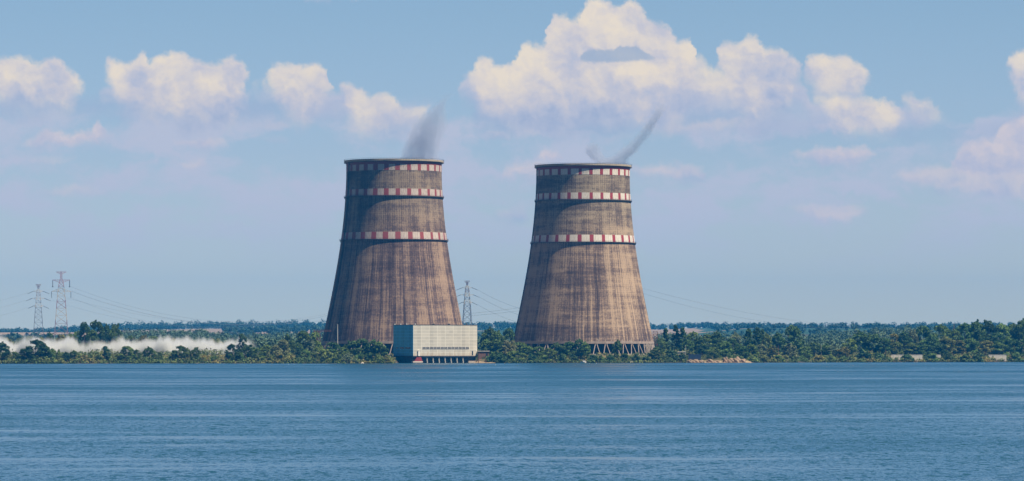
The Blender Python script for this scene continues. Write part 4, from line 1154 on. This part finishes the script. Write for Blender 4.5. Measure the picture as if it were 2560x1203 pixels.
def hut(px, py_top, py_bot, w, ds, label, roofm, wallm, name='hut', cat='hut', depth=4.0, over=0.6):
    x0 = (px - 1280) / F * 3090; Y = float(shoreY(x0)) + ds; k = Y / F; p = at(px, py_top, Y); g = gz(p.x, Y)
    zb = min(g, EYE + (HZ - py_bot) * k); W2 = w * k / 2
    root = empty(name, (p.x, Y, zb), R(10)); tag(root, label, cat)
    H = p.z - zb
    b = MB(); b.box(-W2, W2, 0, depth, -1.0, H - 0.35); wl = b.build('wall', wallm, root)
    b = MB(); b.box(-W2 - over, W2 + over, -over, depth + over, H - 0.35, H); b.build('roof', roofm, root)
    b = MB(); b.box(-W2 * 0.3, W2 * 0.15, -0.06, 0.02, -0.5, min(H - 0.6, 2.0)); b.build('door', GLASSD, root)
    b = MB(); b.box(W2 * 0.45, W2 * 0.8, -0.06, 0.02, H * 0.35, min(H - 0.6, H * 0.7)); b.build('window', GLASSD, root)
    return root
BROWNW = simple('brown_wall', (0.16, 0.09, 0.07), 0.9, 0.3, 0.6)
hut(1209, 877.5, 892, 26, 28, 'small flat-roofed shelter with a white roof just right of the pump house', WHITEP, BROWNW, 'shelter', 'shelter')
hut(1704, 879, 888, 17, 30, 'small white-roofed hut above the bushes left of the blue container', WHITEP, GREYP)

def container(px, y0, y1, w, ds, label):
    x0 = (px - 1280) / F * 3090; Y = float(shoreY(x0)) + ds; k = Y / F; p = at(px, y0, Y); zb = EYE + (HZ - y1) * k
    m = simple('faded_blue_metal', (0.02, 0.05, 0.12), 0.6, 0.3, 0.6)
    root = empty('shipping_container', (p.x, Y, zb), R(4)); tag(root, label, 'container')
    W2 = w * k / 2; H = p.z - zb
    b = MB(); b.box(-W2, W2, 0, 2.6, 0.1, H)
    n = int(W2 * 2 / 0.5)
    for i in range(n): b.box(-W2 + 0.2 + i * 0.5, -W2 + 0.42 + i * 0.5, -0.08, 0.0, 0.3, H - 0.2)
    b.build('body', m, root)
    b = MB(); b.box(-W2 - 0.05, W2 + 0.05, -0.12, 2.65, H, H + 0.12); b.build('roof', DARKC, root)
    b = MB(); b.box(-W2, W2, -0.1, 2.6, -2.0, 0.09); b.build('plinth', DARKC, root)
container(1737, 886, 897.5, 31, 14, 'dark blue container standing above the rocks on the right bank')

def boat(px, py, w, label, D=None, m=WHITEP, red=False):
    x0 = (px - 1280) / F * 3090; Y = float(shoreY(x0)) - 2.5; k = Y / F; x = (px - 1280) / F * Y
    L = w * k; root = empty('rowing_boat' if not red else 'red_boat', (x, Y, 0), R(12)); tag(root, label, 'boat')
    b = MB(); N = 14; secs = []
    for i in range(N + 1):
        t = i / N; hw = 0.26 * L * (math.sin(pi * (0.12 + 0.83 * t)) ** 0.7) * (1 if t < 0.9 else (1 - t) * 6 + 0.4); xx = (t - 0.5) * L; sh = 0.9 + 0.5 * (2 * t - 1) ** 2
        secs.append([(xx, -hw, sh), (xx, -hw * 0.75, 0.2), (xx, 0, -0.25), (xx, hw * 0.75, 0.2), (xx, hw, sh)])
    b.v = [tuple(v) for s in secs for v in s]
    for i in range(N):
        for q in range(4): b.f.append((i * 5 + q, (i + 1) * 5 + q, (i + 1) * 5 + q + 1, i * 5 + q + 1)); b.mi.append(0)
    b.f += [(0, 1, 2, 3, 4), tuple(N * 5 + q for q in (4, 3, 2, 1, 0))]; b.mi += [0, 0]
    b.build('hull', m, root)
    for t in (0.3, 0.6):
        bb = MB(); xx = (t - 0.5) * L; bb.box(xx - 0.2, xx + 0.2, -0.2 * L, 0.2 * L, 0.6, 0.7); bb.build('bench', BROWNW, root)
    if not red:
        bb = MB(); bb.box(-0.05 * L, 0.32 * L, -0.16 * L, 0.16 * L, 0.7, 2.1); bb.box(-0.08 * L, 0.35 * L, -0.19 * L, 0.19 * L, 2.1, 2.25); bb.build('cabin', m, root)
boat(1458, 905, 15, 'small white cabin boat moored at the bank before the right tower')

def pole(px, y0, y1, ds, label, m=GREYP, r=0.22, cat='mast', name='mast', Y=None, arm=False, lattice_=False):
    x0 = (px - 1280) / F * 3090; Y = Y or (float(shoreY(x0)) + ds); k = Y / F; p = at(px, y0, Y); zb = min(gz(p.x, Y), EYE + (HZ - y1) * k) - 0.5
    root = empty(name, (p.x, Y, zb)); tag(root, label, cat); H = p.z - zb
    b = MB()
    if lattice_: lattice(b, 0, lattice_, H, lattice_ * 0.5, 6, 0.13, 0.08)
    else: b.bar((0, 0, 0), (0, 0, H), r, r * 0.6, 8)
    b.build('pole', m, root)
    b = MB()
    if arm: b.bar((-1.6, 0, H - 0.4), (1.6, 0, H - 0.4), 0.18, 0.18, 6); b.box(-1.9, -1.2, -0.3, 0.3, H - 0.65, H - 0.25); b.box(1.2, 1.9, -0.3, 0.3, H - 0.65, H - 0.25)
    else: b.box(-0.35, 0.35, -0.35, 0.35, H, H + 0.4)
    b.build('lamp_head' if arm else 'cap', m, root)
    return root
pole(844, 812, 868, 95, 'pale lighting mast standing before the foot of the left tower', arm=False, r=0.42)
pole(1714, 866, 884, 30, 'thin grey mast beside the white-roofed hut', r=0.2)
pole(1946, 866, 890, 20, 'thin dark pole among the bushes right of the rock heaps', m=RUST, r=0.22)
pole(2385, 811, 850, 170, 'thin rusty lattice mast rising above the wood at the right', m=RUST, lattice_=0.35)
pole(2053, 864, 884, 60, 'pale slim pole among the trees right of the tall round tree', r=0.18)
for x, lab in ((1196, 'left rusty mooring post on the sand beside the pump house'), (1214.5, 'right rusty mooring post on the sand, before the bushes')):
    X = (x - 1280) / F * 3030; Y = float(shoreY(X)) + 1.0
    o = empty('mooring_post', (X, Y, gz(X, Y) - 1.0)); tag(o, lab, 'post', 'rusty mooring posts')
    b = MB(); b.bar((0, 0, 0), (0, 0, 3.6), 0.28, 0.26, 8); b.build('shaft', RUST, o)
    b = MB(); b.bar((0, 0, 3.6), (0, 0, 3.9), 0.42, 0.42, 8); b.build('cap', RUST, o)

def gantry(px0, px1, y0, y1, Y, label):
    k = Y / F; p = at(px0, y0, Y); zb = gz(p.x, Y) - 0.5; root = empty('rusty_gantry', (p.x, Y, zb)); tag(root, label, 'gantry'); H = p.z - zb; L = (px1 - px0) * k
    for i, f in enumerate((0.12, 0.30)):
        b = MB(); lattice(b, 0, 1.3, H - 0.8, 1.1, 6, 0.22, 0.14)
        o = b.build('lattice_leg', RUST, root, (L * f, 0, 0))
    b = MB()
    for zz in (0, -1.0): b.bar((0, 0, H + zz), (L, 0, H + zz), 0.2)
    for i in range(10): b.bar((L * i / 10, 0, H - (i % 2)), (L * (i + 1) / 10, 0, H - ((i + 1) % 2)), 0.12)
    b.build('beam', RUST, root)
gantry(783, 829, 825.5, 880, 3165, 'rusty lattice gantry with a long thin beam left of the left tower foot')

def stair_tower(px, y0, y1, Y, label):
    k = Y / F; p = at(px, y0, Y); zb = gz(p.x, Y) - 0.5; root = empty('stair_tower', (p.x, Y, zb)); tag(root, label, 'stair tower'); H = p.z - zb
    b = MB(); lattice(b, 0, 2.1, H, 1.9, 7, 0.2, 0.13); b.build('steel_frame', RUST, root)
    n = 7
    for i in range(1, n + 1):
        b = MB(); b.box(-1.9, 1.9, -1.9, 1.9, H * i / n - 0.15, H * i / n); b.build('landing', BROWNW, root)
stair_tower(1638, 829, 885, 3345, 'rusty brown stair tower standing against the right side of the right tower')

def low_wall(px0, px1, y0, y1, ds, label):
    x0 = (px0 - 1280) / F * 3180; Ya = float(shoreY(x0)) + ds; k = Ya / F; p = at(px0, y0, Ya); q = at(px1, y0, Ya)
    zb = EYE + (HZ - y1) * k; root = empty('low_wall', (p.x, Ya, zb)); tag(root, label, 'wall'); L = q.x - p.x; H = p.z - zb
    b = MB(); b.box(0, L, 0, 0.6, -4.0, H)
    b.build('wall_body', simple_cached('wall_white', (0.72, 0.70, 0.64)), root)
    b = MB(); b.box(-0.1, L + 0.1, -0.12, 0.72, H, H + 0.15); b.build('coping', WHITEP, root)
    n = max(1, int(L / 4))
    for i in range(n):
        b = MB(); b.box(L * (i + 0.5) / n - 0.15, L * (i + 0.5) / n + 0.15, -0.1, 0.0, -3.5, H - 0.01); b.build('buttress', WHITEP, root)
low_wall(2228, 2306, 887, 891, 24, 'long low white wall on the right bank, left of the high wood')
low_wall(2340, 2352, 887, 890, 22, 'shortest white wall piece half hidden by bushes on the right bank')
low_wall(2471, 2516, 887, 891.5, 22, 'low white wall at the far right of the bank')
low_wall(1322, 1352, 886, 889, 45, 'low white wall piece left of the moored boat before the right tower')
low_wall(1428, 1450, 886.5, 889.5, 45, 'low white wall piece above the moored boat before the right tower')
low_wall(1478, 1490, 886, 889, 45, 'low white wall piece just right of the moored boat')

# ------------------------------------------------------------------ haze
HAZE = True
if HAZE:
    b = MB(); b.box(-14900, 14900, -1400, 13900, -5.5, 262)
    m = bpy.data.materials.new('haze_air'); m.use_nodes = True
    n = NT(m.node_tree); o = n.add('ShaderNodeOutputMaterial'); pv = n.add('ShaderNodeVolumePrincipled')
    n.put(pv.inputs['Color'], (0.02, 0.36, 1.0)); pv.inputs['Density'].default_value = 4.2e-5
    pv.inputs['Anisotropy'].default_value = 0.0
    n.l.new(pv.outputs[0], o.inputs['Volume'])
    h = b.build('haze', m, None); tag(h, kind='stuff')
